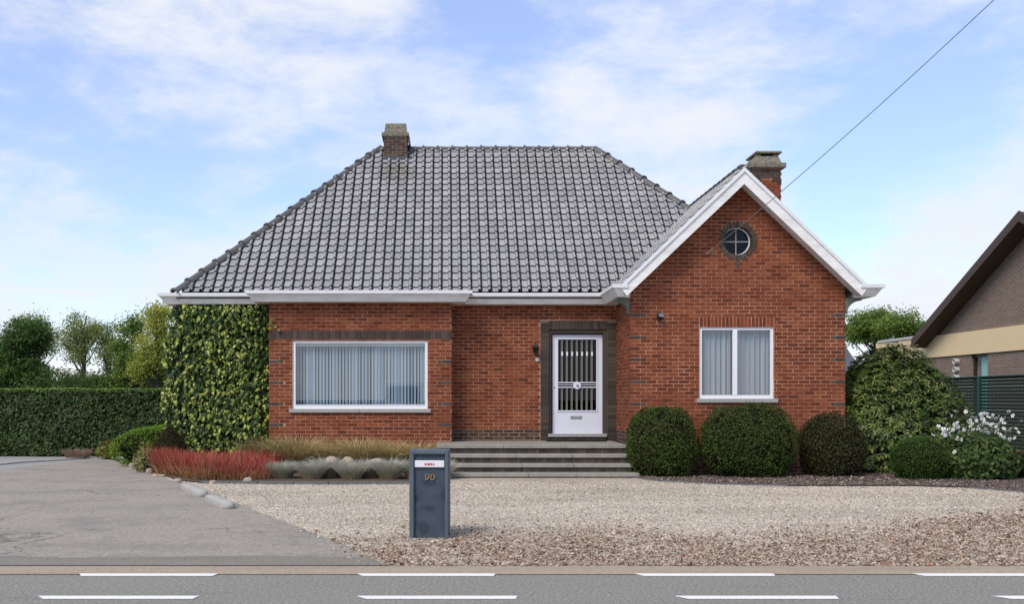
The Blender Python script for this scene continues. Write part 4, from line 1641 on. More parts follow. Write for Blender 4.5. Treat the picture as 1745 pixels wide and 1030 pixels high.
bw = frame_part('window', BWN, YB + 0.035, (0.058, 0.052, 0.075, 0.05), house)
tag(bw, 'wide single-pane bay window in a white frame')
mb = MB()
gz = (BWN[0] + 0.058, BWN[1] - 0.052, BWN[2] + 0.075, BWN[3] - 0.05)
pane('pane', [(gz[0], YB + 0.075, gz[2]), (gz[1], YB + 0.075, gz[2]), (gz[1], YB + 0.075, gz[3]), (gz[0], YB + 0.075, gz[3])], M['glass'], bw)
mb = MB()
xm = (SILLB[0] + SILLB[1]) / 2
mb.box(SILLB[0], xm - 0.003, YB - 0.055, YB + 0.09, SILLB[2], SILLB[3], bev=0.006)
mb.box(xm + 0.003, SILLB[1], YB - 0.055, YB + 0.09, SILLB[2], SILLB[3], bev=0.006)
mb.build('sill', M['sill'], bw)
mb = MB()
mb.box(BWN[0] + 0.055, BWN[1] - 0.05, YB + 0.036, YB + 0.068, gz[2] - 0.004, gz[2] + 0.018)
mb.build('window_bead', M['frame'], bw)

gw = frame_part('window', GW, YG + 0.035, (0.055, 0.055, 0.085, 0.055), house)
tag(gw, 'two-light white window in the gabled wing')
xm = (1253.3 - CX) * YG / F
mb = MB()
mb.box(xm - 0.045, xm + 0.045, YG + 0.028, YG + 0.09, GW[2] + 0.085, GW[3] - 0.055)
mb.build('mullion', M['frame'], gw)
for a, b in ((GW[0] + 0.055, xm - 0.045), (xm + 0.045, GW[1] - 0.055)):
    pane('pane', [(a, YG + 0.07, GW[2] + 0.085), (b, YG + 0.07, GW[2] + 0.085), (b, YG + 0.07, GW[3] - 0.055), (a, YG + 0.07, GW[3] - 0.055)], M['glass'], gw)
mb = MB()
mb.box(SILLG[0], SILLG[1], YG - 0.055, YG + 0.09, SILLG[2], SILLG[3], bev=0.006)
mb.build('sill', M['sill'], gw)

ph = MB()
ph.lathe([(0.288, 0.115), (0.266, 0.112), (0.262, 0.12), (0.262, 0.18), (0.288, 0.18)], (PC[0], YG, PC[1]), 40, 'y')
ph.smooth = True
pw = ph.build('window', M['frame'], house)
tag(pw, 'round porthole window with a cross of glazing bars')
mb = MB()
mb.box(PC[0] - 0.010, PC[0] + 0.010, YG + 0.130, YG + 0.155, PC[1] - 0.263, PC[1] + 0.263)
mb.box(PC[0] - 0.258, PC[0] + 0.258, YG + 0.131, YG + 0.154, PC[1] - 0.010, PC[1] + 0.010)
mb.build('glazing_bar', M['sill'], pw)
pane('pane', [(PC[0] + 0.27 * math.cos(a), YG + 0.16, PC[1] + 0.27 * math.sin(a)) for a in np.linspace(0, 2 * math.pi, 41)[:-1]], M['glass_dark'], pw)

# ---- the front door
YD = YP + 0.10
D = rect_px(941.5, 1026.5, 571, 740, YD)
x0, x1, z0_, z1__ = D
door = MB()
gx0, gx1, gz0, gz1 = P(950, 0, YD).x, P(1017, 0, YD).x, P(0, 701, YD).z, P(0, 578, YD).z
door.box(x0, gx0, YD, YD + 0.06, z0_, z1__)
door.box(gx1, x1, YD, YD + 0.06, z0_, z1__)
door.box(gx0, gx1, YD + 0.001, YD + 0.06, gz1, z1__)
door.box(gx0, gx1, YD + 0.001, YD + 0.06, z0_, gz0)
dr = door.build('door', M['door'], house)
tag(dr, 'white metal front door with vertical bars over dark glass')
pane('pane', [(gx0, YD + 0.05, gz0), (gx1, YD + 0.05, gz0), (gx1, YD + 0.05, gz1), (gx0, YD + 0.05, gz1)], M['glass_dark'], dr)
frame_part('door_bead', (gx0 - 0.018, gx1 + 0.018, gz0 - 0.018, gz1 + 0.018), YD - 0.014, (0.03, 0.03, 0.03, 0.03), dr, M['door'], 0.03)
zm0, zm1 = P(0, 660.5, YD).z, P(0, 653.5, YD).z
for i in range(7):
    xb = gx0 + (gx1 - gx0) * (i + 0.95) / 7.9
    mb = MB()
    mb.box(xb - 0.0055, xb + 0.0055, YD + 0.004, YD + 0.022, gz0, zm0)
    mb.box(xb - 0.0055, xb + 0.0055, YD + 0.004, YD + 0.022, zm1, gz1)
    mb.box(xb - 0.022, xb - 0.015, YD + 0.03, YD + 0.046, gz0, gz1)
    b_ = mb.build('door_bar', M['sill'], dr)
    mb = MB()
    mb.box(xb - 0.016, xb + 0.016, YD - 0.004, YD + 0.028, P(0, 607, YD).z, P(0, 600, YD).z)
    mb.build('bar_collar', M['frame'], b_)
for zz, h in ((zm1, 0.022), (zm0 - 0.012, 0.022), ((zm0 + zm1) / 2, 0.012)):
    mb = MB()
    mb.box(gx0, gx1, YD - 0.004, YD + 0.026, zz, zz + h)
    mb.build('cross_bar', M['door'], dr)
cxd, czd = P(983.5, 0, YD).x, P(0, 657.5, YD).z
mb = MB()
mb.lathe([(0.0, -0.034), (0.020, -0.034), (0.024, -0.020), (0.08, -0.020), (0.085, -0.012), (0.085, 0.02)], (cxd, YD, czd), 28, 'y')
mb.smooth = True
rs = mb.build('rosette', M['door'], dr)
mb = MB()
mb.lathe([(0.0, -0.052), (0.020, -0.050), (0.026, -0.034), (0.010, -0.02)], (cxd, YD, czd), 16, 'y')
mb.smooth = True
mb.build('knob', M['grey_metal'], rs)
LS = rect_px(972, 991.5, 709.5, 714.5, YD)
mb = MB()
mb.box(LS[0], LS[1], YD - 0.012, YD + 0.01, LS[2], LS[3], bev=0.004)
ls = mb.build('letter_slot', M['grey_metal'], dr)
mb = MB()
mb.box(LS[0] + 0.018, LS[1] - 0.018, YD - 0.016, YD - 0.008, LS[2] + 0.014, LS[3] - 0.014)
mb.build('slot_flap', M['sill'], ls)
mb = MB()
mb.lathe([(0.0, -0.012), (0.014, -0.012), (0.016, 0.0)], (P(943.5, 0, YD).x + 0.01, YD, P(0, 661, YD).z), 12, 'y')
mb.build('keyhole', M['iron'], dr)
TH = rect_px(934, 1034, 740, 745.5, YP)
mb = MB()
mb.box(TH[0], TH[1], YP - 0.05, YP + 0.14, TH[2], TH[3], bev=0.006)
mb.build('threshold', M['sill'], house)
mb = MB()
for i in range(24):
    wS = (TH[1] - TH[0] - 0.04) / 24
    mb.box(TH[0] + 0.02 + i * wS + 0.003, TH[0] + 0.02 + (i + 1) * wS - 0.003, YP - 0.02, YP + 0.2, 0.64, TH[2] - 0.001)
tag(mb.build('threshold_bricks', M['brick_dark'], house), kind='stuff')

# ---- porch landing and steps
YS = [20.30, 19.98, 19.68, 19.38]
ZS = [0.657, 0.482, 0.312, 0.155]
XS0 = [-0.14, 0.03, 0.07, 0.13]
XS1 = [3.62, 3.60, 3.62, 3.70]
for i in range(4):
    back = YP + 0.02 if i == 0 else YS[i - 1] + 0.10
    mb = MB()
    if i == 0:
        for a, b in ((XS0[0], 1.18), (1.184, 2.42), (2.424, XS1[0])):
            mb.box(a, b, YS[i], back if a > 0 or i else YB - 0.01, ZS[i] - 0.075, ZS[i], bev=0.008) if a > 0 else mb.box(a, b, YS[i], YB - 0.012, ZS[i] - 0.075, ZS[i], bev=0.008)
        mb.box(XBR + 0.005, 1.18, YB - 0.012, YP + 0.02, ZS[i] - 0.075, ZS[i] - 0.002)
    else:
        for a, b in ((XS0[i], 1.30 + 0.1 * i), (1.304 + 0.1 * i, 2.5), (2.504, XS1[i])):
            mb.box(a, b, YS[i], back, ZS[i] - 0.072, ZS[i], bev=0.010)
    st = mb.build('step', M['step'], house)
    mb = MB()
    zb = ZS[i + 1] + 0.001 if i < 3 else 0.0
    nn = int((XS1[i] - XS0[i]) / 0.072)
    wS = (XS1[i] - XS0[i] - 0.03) / nn
    yr = YS[i] + 0.035
    for k_ in range(nn):
        mb.box(XS0[i] + 0.015 + k_ * wS + 0.004, XS0[i] + 0.015 + (k_ + 1) * wS - 0.004, yr + random.uniform(-0.002, 0.002), yr + 0.09, zb, ZS[i] - 0.074)
    tag(mb.build('riser_bricks', M['brick_dark'], st), kind='stuff')
    mb = MB()
    mb.box(XS0[i] + 0.02, XS1[i] - 0.02, yr + 0.012, (YB - 0.02) if i == 0 else back, 0.0, ZS[i] - 0.078)
    mb.build('step_core', M['mortar_dark'], st)

# ---- things on and in the house
bl_ = empty('vertical_blind', 'grey vertical slat blind hanging behind the wide bay window', 'blind', (gz[0], YB + 0.2, gz[2]))
mb = MB()
mb.box(gz[0] - 0.02, gz[1] + 0.02, YB + 0.17, YB + 0.23, gz[3] - 0.06, gz[3] + 0.01)
mb.build('headrail', M['frame'], bl_)
ns = 40
pitch = (gz[1] - gz[0] + 0.04) / ns
for i in range(ns):
    xx = gz[0] - 0.02 + (i + 0.5) * pitch
    a = R(random.choice((14, 18, 22, 28, 36, 44)) * -1)
    hw = 0.0330 + 0.0025 * (i % 3 == 0)
    mb = MB()
    dx, dy = hw * math.cos(a), hw * math.sin(a)
    nx, ny = 0.006 * math.sin(a), -0.006 * math.cos(a)
    ys_ = YB + 0.20
    p4 = [(xx - dx, ys_ - dy), (xx + nx * 1.2, ys_ + ny * 1.2), (xx + dx, ys_ + dy)]
    lo, hi = gz[2] + 0.01, gz[3] - 0.06
    mb.add([(p[0], p[1], lo) for p in p4] + [(p[0], p[1], hi) for p in p4], [(0, 1, 4, 3), (1, 2, 5, 4)])
    mb.build('slat', M['blind'], bl_)
for j, (a, b, lb) in enumerate(((GW[0] + 0.05, xm - 0.03, 'pale pleated curtain behind the left light of the gable window'), (xm + 0.03, GW[1] - 0.05, 'pale pleated curtain behind the right light of the gable window'))):
    nx_ = 110
    us = np.linspace(a, b, nx_)
    prof_y = 0.026 * np.sin(us * 62 + j) + 0.016 * np.sin(us * 117 + 2 * j + 1) + 0.012 * np.sin(us * 23)
    V, Fc = [], []
    for zz in np.linspace(GW[2] + 0.09, GW[3] - 0.04, 5):
        for u, w in zip(us, prof_y):
            V.append((u, YG + 0.19 + w, zz))
    for r_ in range(4):
        for c_ in range(nx_ - 1):
            Fc.append((r_ * nx_ + c_, r_ * nx_ + c_ + 1, (r_ + 1) * nx_ + c_ + 1, (r_ + 1) * nx_ + c_))
    mb = MB()
    mb.smooth = True
    mb.add(V, Fc, 0.5)
    o = mb.build('curtain', M['curtain'], None)
    tag(o, lb, 'curtain', 'curtains of the gable window')

# lantern, bell, floodlight, mat, cable
lp = P(912, 598, YP)
lan = empty('wall_lantern', 'small black carriage lantern on the brick wall left of the door', 'lantern', (lp.x, YP, lp.z))
mb = MB()
mb.box(lp.x - 0.03, lp.x + 0.03, YP - 0.015, YP - 0.003, lp.z - 0.10, lp.z + 0.10, bev=0.004)
mb.build('back_plate', M['iron'], lan)
mb = MB()
mb.tube([(lp.x, YP - 0.015, lp.z - 0.03), (lp.x, YP - 0.06, lp.z - 0.09), (lp.x, YP - 0.105, lp.z - 0.085), (lp.x, YP - 0.11, lp.z - 0.06)], 0.010, 6)
mb.build('bracket', M['iron'], lan)
mb = MB()
c0 = (lp.x, YP - 0.11, lp.z)
mb.lathe([(0.0, 0.165), (0.012, 0.155), (0.010, 0.135), (0.03, 0.12), (0.072, 0.075), (0.076, 0.065), (0.06, 0.062)], c0, 6)
mb.build('lantern_roof', M['iron'], lan)
mb = MB()
for k_ in range(6):
    a = k_ * math.pi / 3
    mb.tube([(c0[0] + 0.042 * math.cos(a), c0[1] + 0.042 * math.sin(a), c0[2] - 0.06), (c0[0] + 0.064 * math.cos(a), c0[1] + 0.064 * math.sin(a), c0[2] + 0.066)], 0.006, 5)
mb.lathe([(0.0, -0.115), (0.012, -0.105), (0.014, -0.085), (0.034, -0.072), (0.048, -0.062), (0.046, -0.052), (0.03, -0.05)], c0, 6)
mb.build('cage', M['iron'], lan)
mb = MB()
mb.lathe([(0.036, -0.055), (0.056, 0.06)], c0, 6)
mb.build('lantern_glass', M['glass_dark'], lan)
bp = P(915.5, 613.5, YP)
mb = MB()
mb.box(bp.x - 0.035, bp.x + 0.035, YP - 0.022, YP + 0.0, bp.z - 0.035, bp.z + 0.035, bev=0.005)
bell = mb.build('doorbell', M['flap'], None)
tag(bell, 'small white doorbell plate just beneath the black lantern', 'doorbell')
mb = MB()
mb.box(bp.x - 0.014, bp.x + 0.014, YP - 0.027, YP - 0.018, bp.z - 0.014, bp.z + 0.014, bev=0.003)
mb.build('button', M['grey_metal'], bell)
sp3 = P(1124, 541, YG)
sl = empty('security_light', 'small dark floodlight on the gable wall above the left shrub', 'floodlight', (sp3.x, YG, sp3.z))
mb = MB()
mb.box(sp3.x - 0.02, sp3.x + 0.025, YG - 0.05, YG - 0.002, sp3.z - 0.02, sp3.z + 0.03, bev=0.006)
mb.tube([(sp3.x, YG - 0.04, sp3.z), (sp3.x - 0.02, YG - 0.09, sp3.z - 0.01)], 0.012, 8)
mb.build('mount', M['iron'], sl)
mb = MB()
Mx = Matrix.Translation((sp3.x - 0.01, YG - 0.12, sp3.z + 0.01)) @ Matrix.Rotation(R(-28), 4, 'X') @ Matrix.Rotation(R(20), 4, 'Z')
mb.obox(Mx, 0.13, 0.07, 0.10)
mb.build('lamp_head', M['iron'], sl)
mb = MB()
mb.obox(Mx @ Matrix.Translation((0, -0.037, 0)), 0.105, 0.006, 0.075)
mb.build('lens', M['grey_metal'], sl)
mb = MB()
mb.lathe([(0.0, -0.035), (0.022, -0.03), (0.03, 0.0), (0.022, 0.03)], (sp3.x - 0.02, YG - 0.07, sp3.z - 0.07), 12)
mb.build('sensor', M['iron'], sl)
mb = MB()
mb.box(P(930, 0, 22).x, P(1030, 0, 22).x, YP - 0.48, YP - 0.07, ZS[0] + 0.001, ZS[0] + 0.02, bev=0.006)
tag(mb.build('doormat', M['mat']), 'flat black doormat on the landing below the white door', 'doormat')
A, B = P(1206, 432, YG - 0.03), Vector((10.2, 9.0, 9.05))
Bd = P(1667, 0, 15.6)
pts = []
A2 = P(1215, 424, YG - 0.10)
B2 = Bd + (Bd - A2) * 0.75
for i in range(33):
    u = i / 32
    p = A2.lerp(B2, u)
    p.z -= 0.22 * 4 * u * (1 - u)
    pts.append(p)
mb = MB()
mb.tube(pts, 0.0075, 6)
mb.smooth = True
cab = mb.build('overhead_cable', NT('cable_sheath').done((0.16, 0.16, 0.16), 0.6, 0.3))
tag(cab, 'thin grey supply cable rising from the gable wall to the upper right', 'cable')
mb = MB()
mb.tube([A, A2], 0.012, 6)
mb.box(A.x - 0.015, A.x + 0.015, YG - 0.03, YG + 0.0, A.z - 0.02, A.z + 0.02)
mb.build('wall_clamp', M['grey_metal'], cab)

# ------------------------------------------------------------------ mailbox
mx0, mY = (731 - CX) * 11.4 / F, 11.4
mbx = empty('mailbox', 'dark blue stone pillar mailbox numbered 90 with a white letter flap', 'mailbox', (mx0, mY, GZ(mY)))
mbx.rotation_euler = (0, 0, R(-4))
W_, H_, DP = 0.435, 0.99, 0.34


def lpart(mb, name, m, parent):
    me = mb.mesh(name)
    me.materials.append(m)
    o_ = bpy.data.objects.new(name, me)
    link(o_, parent)
    return o_


mb = MB()
mb.box(-W_ / 2, -W_ / 2 + 0.052, -0.03, DP, 0, H_, bev=0.008)
mb.box(W_ / 2 - 0.036, W_ / 2, -0.03, DP, 0, H_, bev=0.008)
mb.box(-W_ / 2 + 0.046, W_ / 2 - 0.03, -0.028, DP, H_ - 0.045, H_ - 0.001, bev=0.006)
lpart(mb, 'mailbox_frame', M['bluestone_edge'], mbx)
mb = MB()
mb.box(-W_ / 2 + 0.05, W_ / 2 - 0.034, 0.012, DP - 0.01, 0, H_ - 0.044)
fp = lpart(mb, 'front_panel', M['bluestone'], mbx)
zf = 0.835
mb = MB()
mb.box(-W_ / 2 + 0.060, W_ / 2 - 0.044, -0.016, 0.011, zf - 0.038, zf + 0.040, bev=0.006)
fl = lpart(mb, 'letter_flap', M['flap'], mbx)
mb = MB()
mb.box(-0.048, 0.062, -0.019, -0.014, zf - 0.013, zf + 0.011, bev=0.002)
em = lpart(mb, 'emblem', M['red'], fl)
mb = MB()
for (a, b, c_, d) in ((-0.032, -0.012, -0.005, 0.005), (0.012, 0.022, -0.007, 0.004), (0.034, 0.052, -0.003, 0.006), (0.040, 0.046, -0.008, -0.003)):
    mb.box(a, b, -0.0205, -0.0185, zf + c_, zf + d)
lpart(mb, 'emblem_mark', M['flap'], fl)


def numeral(ch, x):
    """serif figures built as strokes of varying width"""
    mb_ = MB()

    def ring(cx_, cz_, rx, rz, wx, wz, n_=26):
        v, f = [], []
        for yy in (-0.004, 0.006):
            for k_ in range(n_):
                a = 2 * math.pi * k_ / n_
                v.append((x + cx_ + rx * math.cos(a), yy, cz_ + rz * math.sin(a)))
            for k_ in range(n_):
                a = 2 * math.pi * k_ / n_
                v.append((x + cx_ + (rx - wx) * math.cos(a), yy, cz_ + (rz - wz) * math.sin(a)))
        for k_ in range(n_):
            j = (k_ + 1) % n_
            f += [(k_, j, n_ + j, n_ + k_), (2 * n_ + k_, 2 * n_ + j, 3 * n_ + j, 3 * n_ + k_), (k_, j, 2 * n_ + j, 2 * n_ + k_), (n_ + k_, n_ + j, 3 * n_ + j, 3 * n_ + k_)]
        mb_.add(v, f)
    zc = 0.690
    if ch == '0':
        ring(0, zc, 0.025, 0.036, 0.0105, 0.005)
    else:
        ring(0, zc + 0.012, 0.024, 0.024, 0.010, 0.005)
        pts_ = [(0.0185, zc + 0.016), (0.018, zc + 0.0), (0.011, zc - 0.017), (-0.002, zc - 0.030), (-0.016, zc - 0.033)]
        wd = [0.005, 0.0055, 0.005, 0.004, 0.003]
        for (a, b, w0, w1) in zip(pts_[:-1], pts_[1:], wd[:-1], wd[1:]):
            d = Vector((b[0] - a[0], b[1] - a[1])).normalized()
            nrm = (-d.y, d.x)
            mb_.prism([(x + a[0] + nrm[0] * w0, a[1] + nrm[1] * w0), (x + b[0] + nrm[0] * w1, b[1] + nrm[1] * w1), (x + b[0] - nrm[0] * w1, b[1] - nrm[1] * w1), (x + a[0] - nrm[0] * w0, a[1] - nrm[1] * w0)], -0.0035, 0.006)
        mb_.lathe([(0.0, -0.0045), (0.007, -0.0045), (0.007, 0.006)], (x - 0.017, 0, zc - 0.028), 10, 'y')
    return lpart(mb_, 'numeral', M['bronze'], mbx)


numeral('9', -0.020)
numeral('0', 0.040)

# ------------------------------------------------------------------ plants: builders


def wob(Pn, scale, seed, n=7):
    """cheap smooth noise in [-1, 1] for arrays of points"""
    r = np.random.default_rng(seed)
    out = np.zeros(len(Pn))
    for i in range(n):
        k_ = r.normal(size=3) * scale * (0.6 + 0.25 * i)
        out += np.sin(Pn @ k_ + r.uniform(0, 6.28)) / (1 + 0.35 * i)
    return out / 3.2


def unit(v):
    return v / np.maximum(np.linalg.norm(v, axis=-1, keepdims=True), 1e-9)


def leaf_quads(C, N, length, width, droop=0.0, rng=RNG, tilt=0.8):
    """diamond leaves: centres C, rough normals N"""
    n_ = len(C)
    Nn = unit(N + rng.normal(0, tilt, (n_, 3)))
    A = rng.normal(size=(n_, 3))
    A[:, 2] -= droop
    A = unit(A - (A * Nn).sum(1, keepdims=True) * Nn)
    B = np.cross(Nn, A)
    L = length * rng.uniform(0.65, 1.25, (n_, 1))
    Wd = width * rng.uniform(0.7, 1.2, (n_, 1))
    return np.stack([C - A * L * 0.5, C + B * Wd * 0.5 + A * L * 0.05, C + A * L * 0.5, C - B * Wd * 0.5 + A * L * 0.05], axis=1)


def superell(U, rx, ry, rz, p):
    q = (np.abs(U[:, 0] / rx) ** p + np.abs(U[:, 1] / ry) ** p + np.abs(U[:, 2] / rz) ** p) ** (-1.0 / p)
    return U * q[:, None]


def clipped(name, label, cat, x, y, rx, ry, h, m, n=9000, leaf=0.045, p=2.6, seed=1, rough=0.065, group=None, zc=0.46, cone=0.0, zbase=None, lean=0.0, yaw=0.0):
    """a clipped shrub: small leaves over a closed core, uneven outline"""
    g = GZ(y) if zbase is None else zbase
    root = empty(name, label, cat, (x, y, g), group)
    r = np.random.default_rng(seed)
    U = unit(r.normal(size=(n, 3)))
    U = U[U[:, 2] > -0.80]

    def shape(U_, sh):
        up = U_[:, 2] > 0
        S = np.where(up[:, None], superell(U_, rx, ry, h * (1 - zc), p), superell(U_, rx, ry, h * zc * 1.25, p))
        if cone:
            f = 1 - cone * np.clip(S[:, 2] / (h * (1 - zc)), -0.2, 1) ** 1.0
            S[:, 0] *= f
            S[:, 1] *= f
        w = 1 + rough * wob(U_ * 3.0, 1.0, seed) + rough * 0.9 * wob(U_ * 8.0, 1.0, seed + 5)
        S = S * (w * sh)[:, None] if not np.isscalar(sh) else S * (w * sh)[:, None]
        S[:, 0] += lean * S[:, 2]
        if yaw:
            c_, s_ = math.cos(yaw), math.sin(yaw)
            S = np.stack([S[:, 0] * c_ - S[:, 1] * s_, S[:, 0] * s_ + S[:, 1] * c_, S[:, 2]], 1)
        return S
    S = shape(U, np.ones(len(U)))
    Nn = unit(S / np.array([rx, ry, h * 0.55]) ** 1.4)
    dep = r.random(len(U)) ** 2 * 0.085 - 0.025 * (r.random(len(U)) < 0.12) - 0.05 * (r.random(len(U)) < 0.012)
    S = S - Nn * dep[:, None]
    C = S + np.array([x, y, g + h * zc])
    gap = wob(C, 9.0, seed + 40) > 0.42
    keep = (C[:, 2] > g + 0.015) & ~(gap & (r.random(len(C)) < 0.75))
    C, Nn = C[keep], Nn[keep]
    Q = leaf_quads(C, Nn * 0.9, leaf, leaf * 0.55, rng=r, tilt=0.75)
    many('foliage', Q, [(0, 1, 2, 3)], m, root)
    # closed core
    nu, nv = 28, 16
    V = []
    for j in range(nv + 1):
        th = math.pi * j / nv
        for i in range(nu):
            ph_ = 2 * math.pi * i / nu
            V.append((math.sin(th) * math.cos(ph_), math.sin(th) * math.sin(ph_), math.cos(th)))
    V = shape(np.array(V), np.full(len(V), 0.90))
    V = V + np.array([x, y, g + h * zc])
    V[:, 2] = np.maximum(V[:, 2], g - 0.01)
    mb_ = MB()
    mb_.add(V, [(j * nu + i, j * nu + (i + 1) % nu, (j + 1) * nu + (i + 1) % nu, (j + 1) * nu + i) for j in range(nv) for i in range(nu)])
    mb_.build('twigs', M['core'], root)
    return root


def blades(n, base_fn, height, spread, width, seed, curl=0.5, up=1.0, hj=0.3):
    """bent grass blades: (n, 7, 3) strips and their t values"""
    r = np.random.default_rng(seed)
    B, D0 = base_fn(r, n)
    H = height * r.uniform(1 - hj, 1 + hj, (n, 1))
    az = r.uniform(0, 2 * math.pi, n)
    D = np.stack([np.cos(az), np.sin(az), np.zeros(n)], 1) * 0.6 + D0
    D[:, 2] = 0
    D = unit(D)
    S = np.cross(D, np.array([0, 0, 1.0]))
    S = unit(S + r.normal(0, 0.5, (n, 3)))
    sp_ = spread * r.uniform(0.2, 1.2, (n, 1))
    cu = curl * r.uniform(0.3, 1.3, (n, 1))

    def at(u):
        return B + D * H * (sp_ * u + cu * u * u * 0.5) + np.array([0, 0, 1.0]) * H * (u * up - cu * u ** 3 * 0.45)
    w = width * r.uniform(0.6, 1.3, (n, 1))
    us = (0, 0.4, 0.75, 1.0)
    p0, p1, p2, p3 = [at(u) for u in us]
    V = np.stack([p0 - S * w * .5, p0 + S * w * .5, p1 - S * w * .5, p1 + S * w * .5, p2 - S * w * .35, p2 + S * w * .35, p3], 1)
    return V, np.array([0, 0, .4, .4, .75, .75, 1.0])


BF = [(0, 1, 3, 2), (2, 3, 5, 4), (4, 5, 6)]


def tuft(name, label, cat, x, y, h, rad, n, m, seed, spread, curl, width, group=None, zb=0.02):
    g = GZ(y) + zb
    root = empty(name, label, cat, (x, y, g), group)

    def base(r, k_):
        a, q = r.uniform(0, 6.283, k_), rad * np.sqrt(r.random(k_))
        d = np.stack([np.cos(a) * q, np.sin(a) * q, np.zeros(k_)], 1)
        return d + np.array([x, y, g]), d / rad * 1.2
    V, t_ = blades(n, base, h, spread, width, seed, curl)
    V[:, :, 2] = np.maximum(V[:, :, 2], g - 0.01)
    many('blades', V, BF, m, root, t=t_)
    return root


def rock(x, y, sx, sy, sz, seed, label, group, zb=0.0, m=None, name='rock'):
    bm_ = bmesh.new()
    bmesh.ops.create_icosphere(bm_, subdivisions=3, radius=1.0)
    pts_ = np.array([v.co[:] for v in bm_.verts])
    d = 1 + 0.16 * wob(pts_, 1.6, seed) + 0.05 * wob(pts_, 5, seed + 3)
    pts_ = pts_ * d[:, None]
    pts_ = np.sign(pts_) * np.abs(pts_) ** 0.85
    for v, p in zip(bm_.verts, pts_):
        v.co = Vector((p[0] * sx, p[1] * sy, p[2] * sz))
    for f in bm_.faces:
        f.smooth = True
    me = bpy.data.meshes.new(name)
    bm_.to_mesh(me)
    bm_.free()
    me.materials.append(m or M['rock'])
    o_ = link(bpy.data.objects.new(name, me))
    o_.location = (x, y, GZ(y) + zb + sz * 0.55)
    o_.rotation_euler = (random.uniform(-.15, .15), random.uniform(-.15, .15), random.uniform(0, 3))
    return tag(o_, label, 'rock' if name == 'rock' else 'kerb stone', group)


# ------------------------------------------------------------------ clipped shrubs
clipped('clipped_shrub', 'rounded dark green clipped shrub beside the right end of the steps', 'shrub', 4.19, 19.78, 0.655, 0.56, 1.35, M['yew'], 16000, 0.045, 2.5, 3, group='clipped shrubs under the gable')
clipped('clipped_shrub', 'widest clipped shrub, directly under the gable window', 'shrub', 5.85, 19.70, 0.92, 0.66, 1.40, M['yew'], 22000, 0.045, 2.5, 4, group='clipped shrubs under the gable')
clipped('clipped_shrub', 'brownish round clipped shrub at the right corner of the gabled wing', 'shrub', 7.50, 19.85, 0.60, 0.55, 1.22, M['yew_brown'], 14000, 0.042, 2.3, 5, group='clipped shrubs under the gable')
clipped('box_ball', 'low smooth bright green clipped ball between brownish shrub and white flowers', 'shrub', 8.85, 19.1, 0.505, 0.48, 0.80, M['box'], 12000, 0.030, 2.3, 6, rough=0.025)
clipped('box_shrub', 'dark green small shrub cut off by the right edge of the view', 'shrub', 11.15, 19.4, 0.42, 0.42, 0.52, M['yew'], 6000, 0.035, 2.3, 7)
clipped('clipped_hedge_mound', 'bright green clipped mound leaning over the driveway corner', 'shrub', -6.42, 23.95, 0.50, 1.85, 0.88, M['box_bright'], 52000, 0.036, 2.4, 8, rough=0.03, lean=0.0, yaw=R(-24))
clipped('conical_shrub', 'brown conical clipped shrub in front of the ivy', 'shrub', -5.78, 21.5, 0.45, 0.45, 0.98, M['cone'], 11000, 0.030, 2.0, 9, rough=0.03, cone=0.62, zc=0.35)


